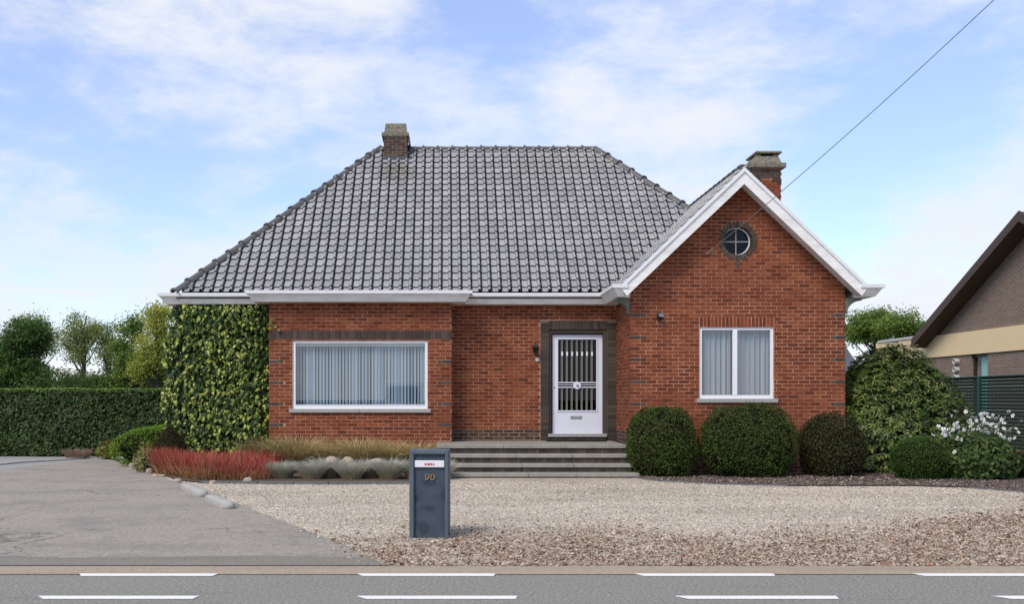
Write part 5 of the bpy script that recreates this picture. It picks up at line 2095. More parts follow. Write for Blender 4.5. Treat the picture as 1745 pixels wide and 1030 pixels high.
def loose_shrub(name, label, cat, x, y, rx, ry, h, m, n, leaf, seed, asp=0.45, group=None, zbase=None, rosette=0, core=0.72, droop=0.5, taper=0.0):
    g = GZ(y) if zbase is None else zbase
    root = empty(name, label, cat, (x, y, g), group)
    r = np.random.default_rng(seed)
    k_ = max(1, rosette)
    U = unit(r.normal(size=(n // k_, 3)))
    U = U[U[:, 2] > -0.96]
    U = unit(U)
    lump = 1 + 0.14 * wob(U * 2.2, 1.0, seed) + 0.14 * wob(U * 5.5, 1.0, seed + 2)
    rad = lump * (1 - 0.30 * r.random(len(U)) ** 1.8)
    S = np.stack([U[:, 0] * rx, U[:, 1] * ry, np.where(U[:, 2] > 0, U[:, 2] * h * 0.58, U[:, 2] * h * 0.43)], 1) * rad[:, None]
    low = U[:, 2] < 0
    hor = U[:, :2] / np.maximum(np.linalg.norm(U[:, :2], axis=1, keepdims=True), 1e-6) * (1 - 0.28 * U[:, 2:3] ** 2)
    S[:, :2] = np.where(low[:, None], hor * np.array([rx, ry]) * rad[:, None], S[:, :2])
    S[:, :2] *= (1 - taper * np.clip(S[:, 2:3] / (h * 0.58), -0.15, 1))
    C = S + np.array([x, y, g + h * 0.42])
    Nn = unit(S / np.array([rx, ry, h * 0.55]))
    ok = C[:, 2] > g + 0.04
    C, Nn = C[ok], Nn[ok]
    if rosette:
        Cs, Ns = [], []
        Vs = []
        for j in range(rosette):
            a = 2 * math.pi * j / rosette + r.uniform(0, 1, len(C))
            ax = unit(Nn * 0.8 + np.array([0, 0, 0.75]) + r.normal(0, 0.25, Nn.shape))
            t1 = unit(np.cross(ax, np.array([0.3, 0.9, 0.1])))
            t2 = np.cross(ax, t1)
            d = unit(t1 * np.cos(a)[:, None] + t2 * np.sin(a)[:, None] + ax * r.uniform(-0.45, 0.35, (len(C), 1)))
            side = unit(np.cross(d, ax))
            L = leaf * r.uniform(0.7, 1.2, (len(C), 1))
            W2 = L * asp * 0.5
            tip = C + d * L - ax * L * 0.12
            midp = C + d * L * 0.5 + ax * L * 0.04
            Vs.append(np.stack([C, midp + side * W2, tip, midp - side * W2], 1))
        Q = np.concatenate(Vs)
        rr = np.concatenate([np.clip(r.random(len(C)), 0, 1)] * rosette)
        many('foliage', Q, [(0, 1, 2), (0, 2, 3)], m, root, rnd=np.clip(rr + r.normal(0, 0.08, len(rr)), 0, 0.999))
    else:
        Q = leaf_quads(C, Nn, leaf, leaf * asp, droop=droop, rng=r, tilt=0.7)
        many('foliage', Q, [(0, 1, 2), (0, 2, 3)], m, root)
    mb_ = MB()
    for i in range(9):
        a = i * 0.7
        q = 0.75 * r.uniform(0.5, 1)
        e_ = (x + rx * q * math.cos(a), y + ry * q * math.sin(a), g + h * r.uniform(0.5, 0.85))
        mb_.tube([(x + 0.05 * math.cos(a), y + 0.05 * math.sin(a), g), ((x + e_[0]) / 2 + 0.03, (y + e_[1]) / 2, g + h * 0.35), e_], [0.022, 0.016, 0.006], 5)
    mb_.build('branches', M['bark'], root)
    if core:
        nu, nv = 20, 12
        V, Fc = [], []
        for j in range(nv + 1):
            th = math.pi * j / nv
            for i in range(nu):
                f_ = 2 * math.pi * i / nu
                V.append((math.sin(th) * math.cos(f_), math.sin(th) * math.sin(f_), math.cos(th)))
        V = np.array(V)
        V[:, :2] *= np.where(V[:, 2:3] < 0, 0.86, 1.0) * (1 - taper * np.clip(V[:, 2:3], 0, 1))
        V = V * (core * (1 + 0.13 * wob(V * 2.2, 1.0, seed)))[:, None] * np.array([rx, ry, h * 0.52]) + np.array([x, y, g + h * 0.42])
        V[:, 2] = np.maximum(V[:, 2], g + 0.0)
        mb_ = MB()
        mb_.add(V, [(j * nu + i, j * nu + (i + 1) % nu, (j + 1) * nu + (i + 1) % nu, (j + 1) * nu + i) for j in range(nv) for i in range(nu)])
        mb_.build('twigs', M['core'], root)
    return root


loose_shrub('rhododendron', 'large leathery-leaved green shrub at the right corner of the house', 'shrub', 9.30, 21.3, 1.38, 1.15, 2.70, M['rhodo'], 40000, 0.098, 21, asp=0.36, rosette=6, core=0.74, taper=0.20)
loose_shrub('rhododendron_offshoot', 'low green shoots hugging the house wall behind the brownish clipped shrub', 'shrub', 8.02, 20.95, 0.62, 0.40, 1.62, M['rhodo'], 4200, 0.095, 22, asp=0.34, rosette=6, core=0.6)
loose_shrub('yellow_shrub', 'small yellow-green shrub at the foot of the hedge', 'shrub', -8.35, 25.4, 0.26, 0.25, 0.46, M['yellow_shrub'], 900, 0.075, 23, core=0.5)
loose_shrub('variegated_shrub', 'pale variegated shrub left of the red grass', 'shrub', -6.05, 20.9, 0.30, 0.25, 0.50, M['pale_shrub'], 1300, 0.06, 24, core=0.5)
loose_shrub('golden_shrub', 'golden leaved shrub tucked beside the brown cone', 'shrub', -6.28, 21.6, 0.20, 0.2, 0.62, M['yellow_shrub'], 700, 0.06, 25, core=0.45)
tuft('dried_plant', 'low dried brown plant on the gravel before the hedge', 'plant', -9.15, 25.6, 0.24, 0.28, 420, M['dry'], 26, 0.6, 0.5, 0.012)

# white anemone: leaves, stems, every flower
ax_, ay_ = 9.98, 19.25
an = loose_shrub('anemone', 'leafy anemone clump crowded with white flowers at the fence', 'flowering plant', ax_, ay_, 0.70, 0.52, 0.86, M['anemone'], 6500, 0.095, 27, asp=0.75, core=0.62, droop=0.9)
r27 = np.random.default_rng(28)
mbf = MB()
for k_ in range(5):
    a = 2 * math.pi * k_ / 5
    ca, sa = math.cos(a), math.sin(a)
    pl = [(0.006, 0.0, 0.0), (0.020, 0.013, 0.004), (0.036, 0.016, 0.006), (0.046, 0.0, 0.010), (0.036, -0.016, 0.006), (0.020, -0.013, 0.004)]
    mbf.add([(p[0] * ca - p[1] * sa, p[0] * sa + p[1] * ca, p[2]) for p in pl], [(0, 1, 2, 3), (0, 3, 4, 5)], 0.5)
me_fl = mbf.mesh('flower')
me_fl.materials.append(M['petal'])
me_fl.materials.append(M['pollen'])
bm = bmesh.new()
bm.from_mesh(me_fl)
rr_ = bmesh.ops.create_icosphere(bm, subdivisions=1, radius=0.009, matrix=Matrix.Translation((0, 0, 0.008)))
for f in bm.faces:
    if all(v in set(rr_['verts']) for v in f.verts):
        f.material_index = 1
bm.to_mesh(me_fl)
bm.free()
stems = MB()
for i in range(150):
    if i < 112:
        fx = r27.normal(ax_ + 0.10, 0.30)
        fz = r27.normal(1.00, 0.14)
    elif i < 134:
        fx, fz = ax_ + r27.uniform(-0.72, 0.75), r27.uniform(0.5, 1.05)
    else:
        fx, fz = ax_ + r27.normal(-0.62, 0.10), r27.normal(0.86, 0.09)
    fy = ay_ + r27.uniform(-0.5, 0.35)
    g = GZ(fy)
    stems.tube([(ax_ + (fx - ax_) * 0.4, ay_ + (fy - ay_) * 0.5, g + 0.25), ((ax_ + 2 * fx) / 3, (ay_ + 2 * fy) / 3, g + fz * 0.75), (fx, fy, g + fz)], 0.0035, 4, caps=False)
    o = bpy.data.objects.new('flower', me_fl)
    link(o)
    wparent(o, an)
    o.location = Vector(o.location) + Vector((fx, fy - 0.01, g + fz))
    o.rotation_euler = (R(r27.uniform(15, 95)), R(r27.uniform(-35, 35)), r27.uniform(0, 6))
    o.scale = [r27.uniform(0.72, 1.05)] * 3
stems.build('stems', M['stem'], an)

# ------------------------------------------------------------------ hedge
hg = empty('hedge', 'long dark clipped laurel hedge behind the driveway', 'hedge', (-10.5, 27.2, 0.06))
r = np.random.default_rng(31)
HX0, HX1, HY, HZ = -17.0, -5.35, 26.55, 1.80
n = 26000
Cx = r.uniform(HX0, HX1, n)
Cz = r.uniform(0.06, HZ, n)
Pn = np.stack([Cx, np.full(n, HY), Cz], 1)
d = 0.09 * wob(Pn, 1.6, 4) + 0.05 * wob(Pn, 5, 6)
Pn[:, 1] += d + r.random(n) ** 2 * 0.14 - 0.03
Q = leaf_quads(Pn, np.tile((0, -1.0, 0.35), (n, 1)), 0.105, 0.048, droop=0.5, rng=r, tilt=0.6)
nt = 9000
Pt = np.stack([r.uniform(HX0, HX1, nt), r.uniform(HY - 0.02, HY + 1.1, nt), np.full(nt, HZ)], 1)
Pt[:, 2] += 0.025 * wob(Pt, 2.5, 8) - r.random(nt) ** 2 * 0.06
Q2 = leaf_quads(Pt, np.tile((0, -0.2, 1.0), (nt, 1)), 0.085, 0.042, rng=r, tilt=0.7)
many('foliage', Q, [(0, 1, 2), (0, 2, 3)], M['laurel'], hg)
nf = 5200
Pf = np.stack([r.uniform(HX0, HX1, nf), r.uniform(HY - 0.07, HY + 0.06, nf), HZ + r.uniform(-0.05, 0.035, nf)], 1)
Pf[:, 2] += 0.02 * wob(Pf, 3.0, 18)
Q2 = np.concatenate([Q2, leaf_quads(Pf, np.tile((0, -0.5, 1.0), (nf, 1)), 0.08, 0.04, rng=r, tilt=0.6)])
many('top_foliage', Q2, [(0, 1, 2), (0, 2, 3)], M['laurel_top'], hg)
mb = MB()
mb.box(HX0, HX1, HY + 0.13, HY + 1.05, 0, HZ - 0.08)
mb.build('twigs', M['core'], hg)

# ------------------------------------------------------------------ ivy on the left wing
ivy = empty('ivy', 'thick variegated ivy covering the left wing of the house', 'climbing plant', (-4.7, YP, 0.06))
r = np.random.default_rng(41)
n = 4600
ux = r.uniform(-5.93, -3.72, n)
uz = r.uniform(0.10, 3.58, n)
Pn = np.stack([ux, np.full(n, YP), uz], 1)
bul = 0.24 + 0.10 * wob(Pn, 1.5, 3) + 0.07 * wob(Pn, 5.0, 9) + 0.05 * wob(Pn, 11.0, 19)
bul -= 0.10 * np.clip((ux + 4.0) / 0.26, 0, 1)
edge = 0.22 * wob(Pn * np.array([0, 0, 1.0]), 3.2, 12) + 0.14 * wob(Pn, 6, 14)
Pn[:, 0] = np.where(ux < -5.55, ux - 0.09 * np.sin(np.clip(uz / 3.2, 0, 1) * math.pi) + edge * 0.6, ux)
Pn[:, 1] = YP - bul - r.uniform(-0.07, 0.09, n)
Pn[:, 1] = np.where(ux < -5.60, Pn[:, 1] + r.uniform(0, 0.5, n), Pn[:, 1])
xs_ = np.array([0, 0.055, 0.062, 0.038, 0, -0.038, -0.062, -0.055])     # a blunt heart with a drawn-out tip, hanging down
ys_l = np.array([0.0, 0.020, -0.025, -0.085, -0.150, -0.085, -0.025, 0.020])
SZ = np.clip(r.lognormal(-0.58, 0.32, n), 0.28, 1.15)
tl = r.normal(0, 0.35, n)
tiltx = r.uniform(-0.1, 0.85, n)
yaw = r.normal(0, 0.6, n)
K = 9
V = np.zeros((n, K, 3))
fold = r.uniform(0.0, 0.035, n)
px_ = np.concatenate([[0], xs_])
pz_ = np.concatenate([[-0.045], ys_l])
py_ = np.concatenate([[-0.012], np.zeros(8)])
for k_ in range(K):
    a = px_[k_] * np.cos(tl) - pz_[k_] * np.sin(tl)
    b = px_[k_] * np.sin(tl) + pz_[k_] * np.cos(tl)
    a, b, c_ = a * SZ, b * SZ, (py_[k_] + fold * (abs(px_[k_]) / 0.06)) * SZ
    y2 = c_ * np.cos(tiltx) + b * np.sin(tiltx)          # tip swings outwards
    z2 = -c_ * np.sin(tiltx) + b * np.cos(tiltx)
    x3 = a * np.cos(yaw) - y2 * np.sin(yaw)
    y3 = a * np.sin(yaw) + y2 * np.cos(yaw)
    V[:, k_] = Pn + np.stack([x3, y3, z2], 1)
IF = [(0, i, i % 8 + 1) for i in range(1, 9)]
tv = np.array([1.0, 0.55, 0.0, 0.0, 0.0, 0.15, 0.0, 0.0, 0.0])
order = np.argsort(Pn[:, 1] - 0.05 * SZ)
sel, oth = order[:290], order[290:]
rn_all = r.random(n)
for i in sel:
    me = bpy.data.meshes.new('leaf')
    me.from_pydata([tuple(v) for v in V[i]], [], IF)
    for nm, val in (('rnd', np.full(K, rn_all[i])), ('t', tv)):
        at_ = me.attributes.new(nm, 'FLOAT', 'POINT')
        at_.data.foreach_set('value', val.astype(np.float32))
    me.materials.append(M['ivy'])
    o = link(bpy.data.objects.new('leaf', me))
    wparent(o, ivy)
tag(many('foliage', V[oth], IF, M['ivy'], ivy, t=tv), kind='stuff')
nb = 4500
Pb = np.stack([r.uniform(-5.78, -3.76, nb), np.full(nb, YP), r.uniform(0.08, 3.56, nb)], 1)
Pb[:, 1] = YP - 0.05 - r.random(nb) * 0.15
Qb = leaf_quads(Pb, np.tile((0, -1.0, 0.4), (nb, 1)), 0.12, 0.085, droop=0.8, rng=r, tilt=0.6)
tag(many('inner_foliage', Qb, [(0, 1, 2), (0, 2, 3)], M['laurel'], ivy), kind='stuff')
nb = 1500
Pb = np.stack([r.uniform(-5.98, -5.60, nb), r.uniform(YP - 0.2, YP + 1.2, nb), r.uniform(0.1, 3.45, nb)], 1)
Pb[:, 0] += 0.08 * wob(Pb, 2.5, 33)
Qb = leaf_quads(Pb, np.tile((-1, -0.3, 0.4), (nb, 1)), 0.13, 0.09, droop=0.8, rng=r, tilt=0.6)
tag(many('side_foliage', Qb, [(0, 1, 2), (0, 2, 3)], M['yellow_shrub'] if False else M['ivy'], ivy), kind='stuff')
mb = MB()
for i in range(26):
    x_ = r.uniform(-5.7, -3.85)
    pts = [(x_ + 0.25 * math.sin(k_ * 0.9 + i), YP - 0.03, 0.05 + k_ * 0.42) for k_ in range(9)]
    mb.tube(pts, [0.016 - 0.0012 * k_ for k_ in range(9)], 5)
for (pp) in ([(-3.82, YP - 0.1, 3.1), (-3.66, YB - 0.02, 3.16), (-3.60, YB - 0.03, 3.12), (-3.48, YB - 0.04, 3.03)], [(-5.7, 22.0, 1.2), (-5.86, 21.95, 1.32), (-5.98, 21.9, 1.2), (-6.15, 21.85, 1.0)]):
    mb.tube(pp, [0.009, 0.008, 0.006, 0.004], 5)
mb.build('stems', M['bark'], ivy)
Pb = np.array([(-3.66, YB - 0.05, 3.17), (-3.60, YB - 0.05, 3.11), (-3.55, YB - 0.06, 3.08), (-3.49, YB - 0.05, 3.02), (-3.63, YB - 0.05, 3.24), (-3.68, YB - 0.05, 3.05)])
tag(many('shoot_leaves', leaf_quads(Pb, np.tile((0, -1.0, 0.3), (6, 1)), 0.09, 0.07, rng=r, tilt=0.2), [(0, 1, 2), (0, 2, 3)], M['yellow_shrub'], ivy), kind='stuff')

# ------------------------------------------------------------------ grasses in the left bed


def in_px(r, n_, poly_fn):
    return poly_fn(r, n_)


def red_base(r, k_):
    # an irregular drift of grass along the driveway corner
    u = r.random(k_)
    x_ = -5.95 + u * 2.62 + r.normal(0, 0.08, k_)
    front = 18.65 + np.clip(-(x_ + 4.55), 0, 2) * 1.55
    back = 20.6 + np.clip(-(x_ + 5.0), 0, 2) * 0.5
    y_ = front + (back - front) * r.random(k_) ** 0.9
    cl = 0.5 + 0.5 * np.sin(x_ * 7.1 + 2 * np.sin(y_ * 5.3)) * np.sin(y_ * 6.3)
    x_ = x_ + (r.random(k_) - 0.5) * 0.15 * cl
    lum = 0.08 - 0.16 * (0.5 + 0.5 * np.sin(x_ * 3.3 + 1.7 * np.sin(y_ * 2.9 + x_))) * r.random(k_)
    return np.stack([x_, y_, lum], 1), r.normal(0, 0.3, (k_, 3))


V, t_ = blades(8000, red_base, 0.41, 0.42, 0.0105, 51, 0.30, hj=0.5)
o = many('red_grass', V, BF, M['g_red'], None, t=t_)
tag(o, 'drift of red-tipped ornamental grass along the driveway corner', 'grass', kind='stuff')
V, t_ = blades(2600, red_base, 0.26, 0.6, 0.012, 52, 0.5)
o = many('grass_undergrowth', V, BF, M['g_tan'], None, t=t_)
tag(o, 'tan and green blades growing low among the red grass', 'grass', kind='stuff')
tan = [(-3.55, 21.05, 0.74, 0.26, 'olive grass tuft at the ivy foot beside the red grass', 'g_green'), (-2.98, 20.85, 0.74, 0.28, 'full tan grass tuft under the left half of the bay window', 'g_tan'),
       (-2.35, 20.9, 0.62, 0.26, 'shorter tan grass tuft under the middle of the bay window', 'g_tan'), (-1.70, 20.85, 0.70, 0.28, 'spreading straw grass tuft under the right half of the bay window', 'g_tan'),
       (-1.12, 20.9, 0.64, 0.26, 'straw grass tuft beneath the right end of the window sill', 'g_tan'), (-0.50, 21.0, 0.62, 0.24, 'thin grass tuft behind the blue mailbox', 'g_tan')]
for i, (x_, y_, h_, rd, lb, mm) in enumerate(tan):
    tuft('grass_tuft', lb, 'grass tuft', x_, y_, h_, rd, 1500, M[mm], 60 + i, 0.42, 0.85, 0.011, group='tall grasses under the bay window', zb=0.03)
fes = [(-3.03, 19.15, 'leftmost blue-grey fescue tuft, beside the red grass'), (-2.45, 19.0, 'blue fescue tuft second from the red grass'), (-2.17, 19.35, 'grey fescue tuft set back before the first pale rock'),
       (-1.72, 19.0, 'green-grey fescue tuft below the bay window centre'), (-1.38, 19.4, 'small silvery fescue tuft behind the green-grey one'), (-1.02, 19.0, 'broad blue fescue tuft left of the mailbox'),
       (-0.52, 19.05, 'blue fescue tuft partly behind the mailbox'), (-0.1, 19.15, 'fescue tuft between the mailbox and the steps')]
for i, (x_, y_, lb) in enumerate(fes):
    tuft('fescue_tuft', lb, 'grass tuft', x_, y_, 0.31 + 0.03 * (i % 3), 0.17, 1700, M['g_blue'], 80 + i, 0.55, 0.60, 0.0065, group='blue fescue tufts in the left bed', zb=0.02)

# rocks
for i, (px, py, w, h, lb) in enumerate(((565, 806, 46, 26, 'flat pale rock behind the second fescue tuft'), (593, 808, 24, 26, 'upright tan rock between fescue tufts'), (642, 804, 30, 22, 'whitish rock right of the tan one'),
                                         (676, 806, 26, 18, 'tan rock left of the mailbox'), (532, 816, 24, 14, 'small brown stone at the base of the first fescue'))):
    Y = 19.6
    rock((px - CX) * Y / F, Y, w / 180, 0.14, h / 150, 300 + i, lb, 'rocks in the left bed', 0.13)
for i, (px, py, w, lb) in enumerate(((275, 812, 13, 'whitish round rock under the red grass'), (238, 801, 12, 'pale stone at the driveway end of the red grass'), (252, 806, 12, 'brown stone beside the driveway edge'), (262, 812, 9, 'small stone on the driveway edge'), (300, 822, 14, 'tan stone at the corner of the red grass'),
                                     (420, 822, 28, 'flat tan stone on the dark edging'), (360, 823, 20, 'flat grey stone on the dark edging'), (205, 790, 12, 'white stone beside the bright mound'), (222, 795, 10, 'little grey stone left of the red grass'))):
    x_, y_ = G(px, py + 3)
    rock(x_, y_ + 0.10, w / 210, 0.07, 0.04 + 0.015 * (i % 3), 320 + i, lb, 'stones along the bed edge', 0.0)
# the two pale kerb stones by the driveway
for i, (a, b, lb) in enumerate((((326, 833), (357, 848), 'rounded pale concrete kerb stone nearer the house'), ((368, 853), (404, 869), 'rounded pale concrete kerb stone nearer the road'))):
    p, q = Vector((*G(*a), 0)), Vector((*G(*b), 0))
    d = q - p
    mb = MB()
    mb.smooth = True
    ring_n = 12
    L = d.length
    V, Fc = [], []
    secs = [(0.0, 0.30), (0.02, 0.62), (0.06, 0.86), (0.13, 1.0), (L * 0.35, 1.06), (L * 0.6, 0.98), (L - 0.13, 1.02), (L - 0.06, 0.86), (L - 0.02, 0.6), (L, 0.3)]
    ax1 = d.normalized()
    ax2 = Vector((-ax1.y, ax1.x, 0))
    for (s_, k_) in secs:
        for j in range(ring_n):
            an_ = 2 * math.pi * j / ring_n
            cc, ss = math.cos(an_), math.sin(an_)
            cc, ss = math.copysign(abs(cc) ** 0.7, cc), math.copysign(abs(ss) ** 0.7, ss)
            V.append(p + ax1 * s_ + ax2 * (0.10 * k_ * cc - 0.10) + Vector((0, 0, GZ(p.y) + 0.03 + 0.075 * k_ * ss)))
    for s_ in range(len(secs) - 1):
        for j in range(ring_n):
            Fc.append((s_ * ring_n + j, s_ * ring_n + (j + 1) % ring_n, (s_ + 1) * ring_n + (j + 1) % ring_n, (s_ + 1) * ring_n + j))
    Fc.append(tuple(range(ring_n)))
    Fc.append(tuple(len(V) - 1 - j for j in range(ring_n)))
    mb.add(V, Fc)
    o = mb.build('kerb_stone', M['concrete'])
    tag(o, lb, 'kerb stone', 'pale kerb stones by the driveway')


def edging(name, pts_, label, h, w, m, group):
    """separate low stones set end to end along a line"""
    pts_ = [Vector((*p, 0)) for p in pts_]
    root = empty(name, label, 'edging', (pts_[0].x, pts_[0].y, GZ(pts_[0].y)))
    k_ = 0
    for a, b in zip(pts_[:-1], pts_[1:]):
        L = (b - a).length
        n_ = max(1, round(L / 0.62))
        for i in range(n_):
            p, q = a.lerp(b, i / n_), a.lerp(b, (i + 1) / n_)
            d_ = q - p
            M_ = Matrix.Translation(((p.x + q.x) / 2 + random.uniform(-.008, .008), (p.y + q.y) / 2 + random.uniform(-.012, .012), GZ(p.y) + h / 2 - 0.02 + random.uniform(-.006, .006))) @ Matrix.Rotation(math.atan2(d_.y, d_.x) + random.uniform(-.02, .02), 4, 'Z')
            mb_ = MB()
            mb_.obox(M_, d_.length - 0.008, w, h + 0.02)
            mb_.build('edging_stone', m, root)
    return root


edging('bed_edging', LB_front[::-1] + [(0.02, LB_front[0][1] + 0.15)], 'low dark slate edging in front of the fescue tufts', 0.055, 0.09, M['edging'], None)
edging('bed_edging', RB_front[:4], 'low dark curved edging before the clipped shrubs right of the steps', 0.035, 0.08, M['edging'], None)
edging('bed_edging', RB_front[5:], 'grey slate edging below the white flowers at the right border', 0.035, 0.12, M['edging'], None)
edging('drive_kerb', [(-13.2, 20.6), (-10.6, 21.6), (-9.9, 24.0), (-9.0, 25.6), (-8.4, 25.75)], 'pale kerb along the far left edge of the driveway', 0.05, 0.22, M['concrete'], None)

# ------------------------------------------------------------------ loose chips, leaves and pebbles


def chips(name, n_, pos_fn, size, m, seed, label, lift=0.004, asp=0.6):
    r_ = np.random.default_rng(seed)
    C = pos_fn(r_, n_)
    n_ = len(C)
    gz_ = np.array([GZ(y_) for y_ in C[:, 1]])
    C = np.stack([C[:, 0], C[:, 1], gz_ + 0.008 + lift * r_.random(n_)], 1)
    Nn = unit(np.tile((0, 0, 1.0), (n_, 1)) + r_.normal(0, 0.35, (n_, 3)))
    A = unit(np.cross(Nn, r_.normal(size=(n_, 3))))
    B_ = np.cross(Nn, A)
    L = size * r_.lognormal(0, 0.35, (n_, 1))
    W2 = L * asp * r_.uniform(0.5, 1.1, (n_, 1))
    H = L * r_.uniform(0.10, 0.3, (n_, 1))
    V = np.stack([C - A * L * .5, C - B_ * W2 * .5, C + A * L * .5, C + B_ * W2 * .5, C + Nn * H], 1)
    o_ = many(name, V, [(0, 1, 4), (1, 2, 4), (2, 3, 4), (3, 0, 4)], m)
    return tag(o_, label, 'gravel', kind='stuff')


drx = np.array([p[0] for p in drive_r])
dry = np.array([p[1] for p in drive_r])


def litter_pos(r_, n_):
    y_ = 9.55 + 3.6 * r_.random(n_ * 2) ** 1.15
    x_ = r_.uniform(-2.6, 9.5, n_ * 2)
    lim = np.interp(y_, dry, drx)
    edge_ = 11.65 + 0.35 * np.sin(x_ * 1.3) + 0.2 * np.sin(x_ * 3.1 + 1) + np.clip(x_ - 2.5, 0, 6) * 0.16 + np.clip(x_ - 5.0, 0, 3) * 0.45
    clump = 0.5 + 0.5 * np.sin(x_ * 4.3 + 2 * np.sin(y_ * 3.7)) * np.cos(y_ * 5.1 + x_)
    pr = np.clip((edge_ + 0.95 - y_) / 1.7, 0.03, 1) ** 1.5 * (0.30 + 0.70 * clump)
    spill = lim + 0.03 - 0.35 * r_.random(n_ * 2) ** 7
    ok = (x_ > spill) & (r_.random(n_ * 2) < pr)
    return np.stack([x_[ok], y_[ok]], 1)[:n_]


chips('leaf_litter', 62000, litter_pos, 0.030, M['chips'], 91, 'brown leaf litter and bark chips on the gravel near the road', 0.010, 0.5)


def litter_right(r_, n_):
    y_ = r_.uniform(12.6, 15.8, n_ * 2)
    x_ = r_.uniform(6.0, 9.8, n_ * 2)
    ok = (r_.random(n_ * 2) < np.clip((12.5 + (x_ - 5.6) * 0.95 + 0.3 * np.sin(x_ * 3) - y_) / 1.0, 0, 0.85))
    return np.stack([x_[ok], y_[ok]], 1)[:n_]


chips('leaf_litter', 6500, litter_right, 0.036, M['chips'], 92, 'brown leaf litter drifting over the gravel at the right', 0.010, 0.5)


def pebble_pos(r_, n_):
    y_ = 11.0 + 7.6 * r_.random(n_ * 2)
    x_ = r_.uniform(-4.6, 11.0, n_ * 2)
    lim = np.interp(y_, dry, drx)
    fr_ = np.where(x_ < 0.1, 18.3, np.where(x_ < 3.6, 19.3, np.interp(x_, [p[0] for p in RB_front], [p[1] for p in RB_front]) - 0.05))
    spill = lim + 0.03 - 0.22 * r_.random(n_ * 2) ** 6
    ok = (x_ > spill) & (y_ < fr_)
    return np.stack([x_[ok], y_[ok]], 1)[:n_]


chips('gravel_pebbles', 60000, pebble_pos, 0.018, M['pebble'], 93, 'loose pale gravel stones spread over the front yard', 0.004, 0.8)


def mulch_pos(r_, n_):
    x_ = r_.uniform(3.7, 11.3, n_ * 2)
    fr_ = np.interp(x_, [p[0] for p in RB_front], [p[1] for p in RB_front])
    y_ = fr_ + 0.06 + r_.random(n_ * 2) ** 1.3 * 2.6
    ok = y_ < 20.4
    return np.stack([x_[ok], y_[ok]], 1)[:n_]


o = chips('bark_mulch', 13000, mulch_pos, 0.034, M['mulch'], 94, 'dark bark mulch under the clipped shrubs', 0.016, 0.55)
o.location.z += 0.014

# ------------------------------------------------------------------ fence, neighbour's house, far house
XF = 14.8
fen = empty('mesh_fence', 'dark green wire fence with woven privacy strips at the right border', 'fence', (XF, 28.0, 0.05))
for y_ in (22.4, 25.0, 28.22, 31.4, 34.0):
    mb = MB()
    mb.box(XF - 0.09, XF - 0.03, y_ - 0.04, y_ + 0.04, 0, 2.19)
    mb.build('post', M['fence'], fen)
mb = MB()
mb.tube([(XF - 0.03, 22.4, 2.17), (XF - 0.03, 34.0, 2.17)], 0.022, 8)
mb.build('top_rail', M['wire'], fen)
zz = 0.26
while zz < 2.13:
    mb = MB()
    mb.box(XF - 0.004, XF + 0.004, 22.4, 34.0, zz, zz + 0.072)
    mb.build('privacy_strip', M['slat'], fen)
    zz += 0.092
zz = 0.24
mb = MB()
for k_ in range(41):
    z_ = 0.255 + k_ * 0.046
    mb.box(XF - 0.012, XF - 0.007, 22.4, 34.0, z_, z_ + 0.007)
k_ = 0
y_ = 22.4
while y_ < 34.0:
    for j in range(20):
        z_ = 0.26 + j * 0.092 + (0.046 if k_ % 2 else 0)
        mb.box(XF - 0.015, XF - 0.006, y_, y_ + 0.035, z_, z_ + 0.030)
    y_ += 0.095
    k_ += 1
tag(mb.build('wire_mesh', M['wire'], fen), kind='stuff')
mb = MB()
mb.box(XF - 0.03, XF + 0.02, 22.4, 34.0, -0.02, 0.235)
pk = mb.build('timber_board', M['orange_wood'])
tag(pk, 'weathered orange timber board along the foot of the fence', 'board')

XN = 16.5
nh = empty('neighbour_house', "neighbour's brown brick house with cream cladding band and dark barge board", 'house', (XN + 4, 29.4, 0))
YE, YW, YN = 34.6, 28.45, 22.3
WIN = (Y0 := XN * F / (1683 - CX), Y1 := XN * F / (1655.5 - CX), 1.0, P(0, 603, XN * F / (1669 - CX)).z)
mb = MB()
us = [YN, WIN[0], WIN[1], YE]
mb.box(XN, XN + 0.3, YN, WIN[0], 0, 2.98)
mb.box(XN, XN + 0.3, WIN[1], 38.8, 0, 2.98)
mb.box(XN, XN + 0.3, WIN[0], WIN[1], 0, WIN[2])
mb.box(XN, XN + 0.3, WIN[0], WIN[1], WIN[3], 2.98)
mb.prism([(YN, 3.60), (YE, 3.60), (YW, 6.62)], XN, XN + 0.3, axis='x')
mb.box(XN + 0.3, XN + 9, YN, YN + 0.3, 0, 3.6)
mb.box(XN + 0.3, XN + 9, YE, YE + 0.3, 0, 3.55)
mb.build('wall', M['nbrick'], nh)
y_ = YN
while y_ < 38.8:
    mb = MB()
    mb.box(XN - 0.05, XN + 0.1, y_ + 0.004, y_ + 0.216, 2.96, 3.68)
    mb.build('cladding_board', M['cream'], nh)
    y_ += 0.22
mb = MB()
mb.box(XN - 0.09, XN + 0.3, YE + 0.2, 38.8, 3.68, 3.76)
mb.build('roof_edge', M['pipe'], nh)
mb = MB()
mb.box(XN + 0.1, XN + 6, YE + 0.3, 38.8, 3.55, 3.66)
mb.build('flat_roof', M['lead'], nh)
sl_ = (6.80 - 3.60) / (35.0 - 28.45)


def nz_at(y_):
    return 6.80 - sl_ * abs(y_ - YW)


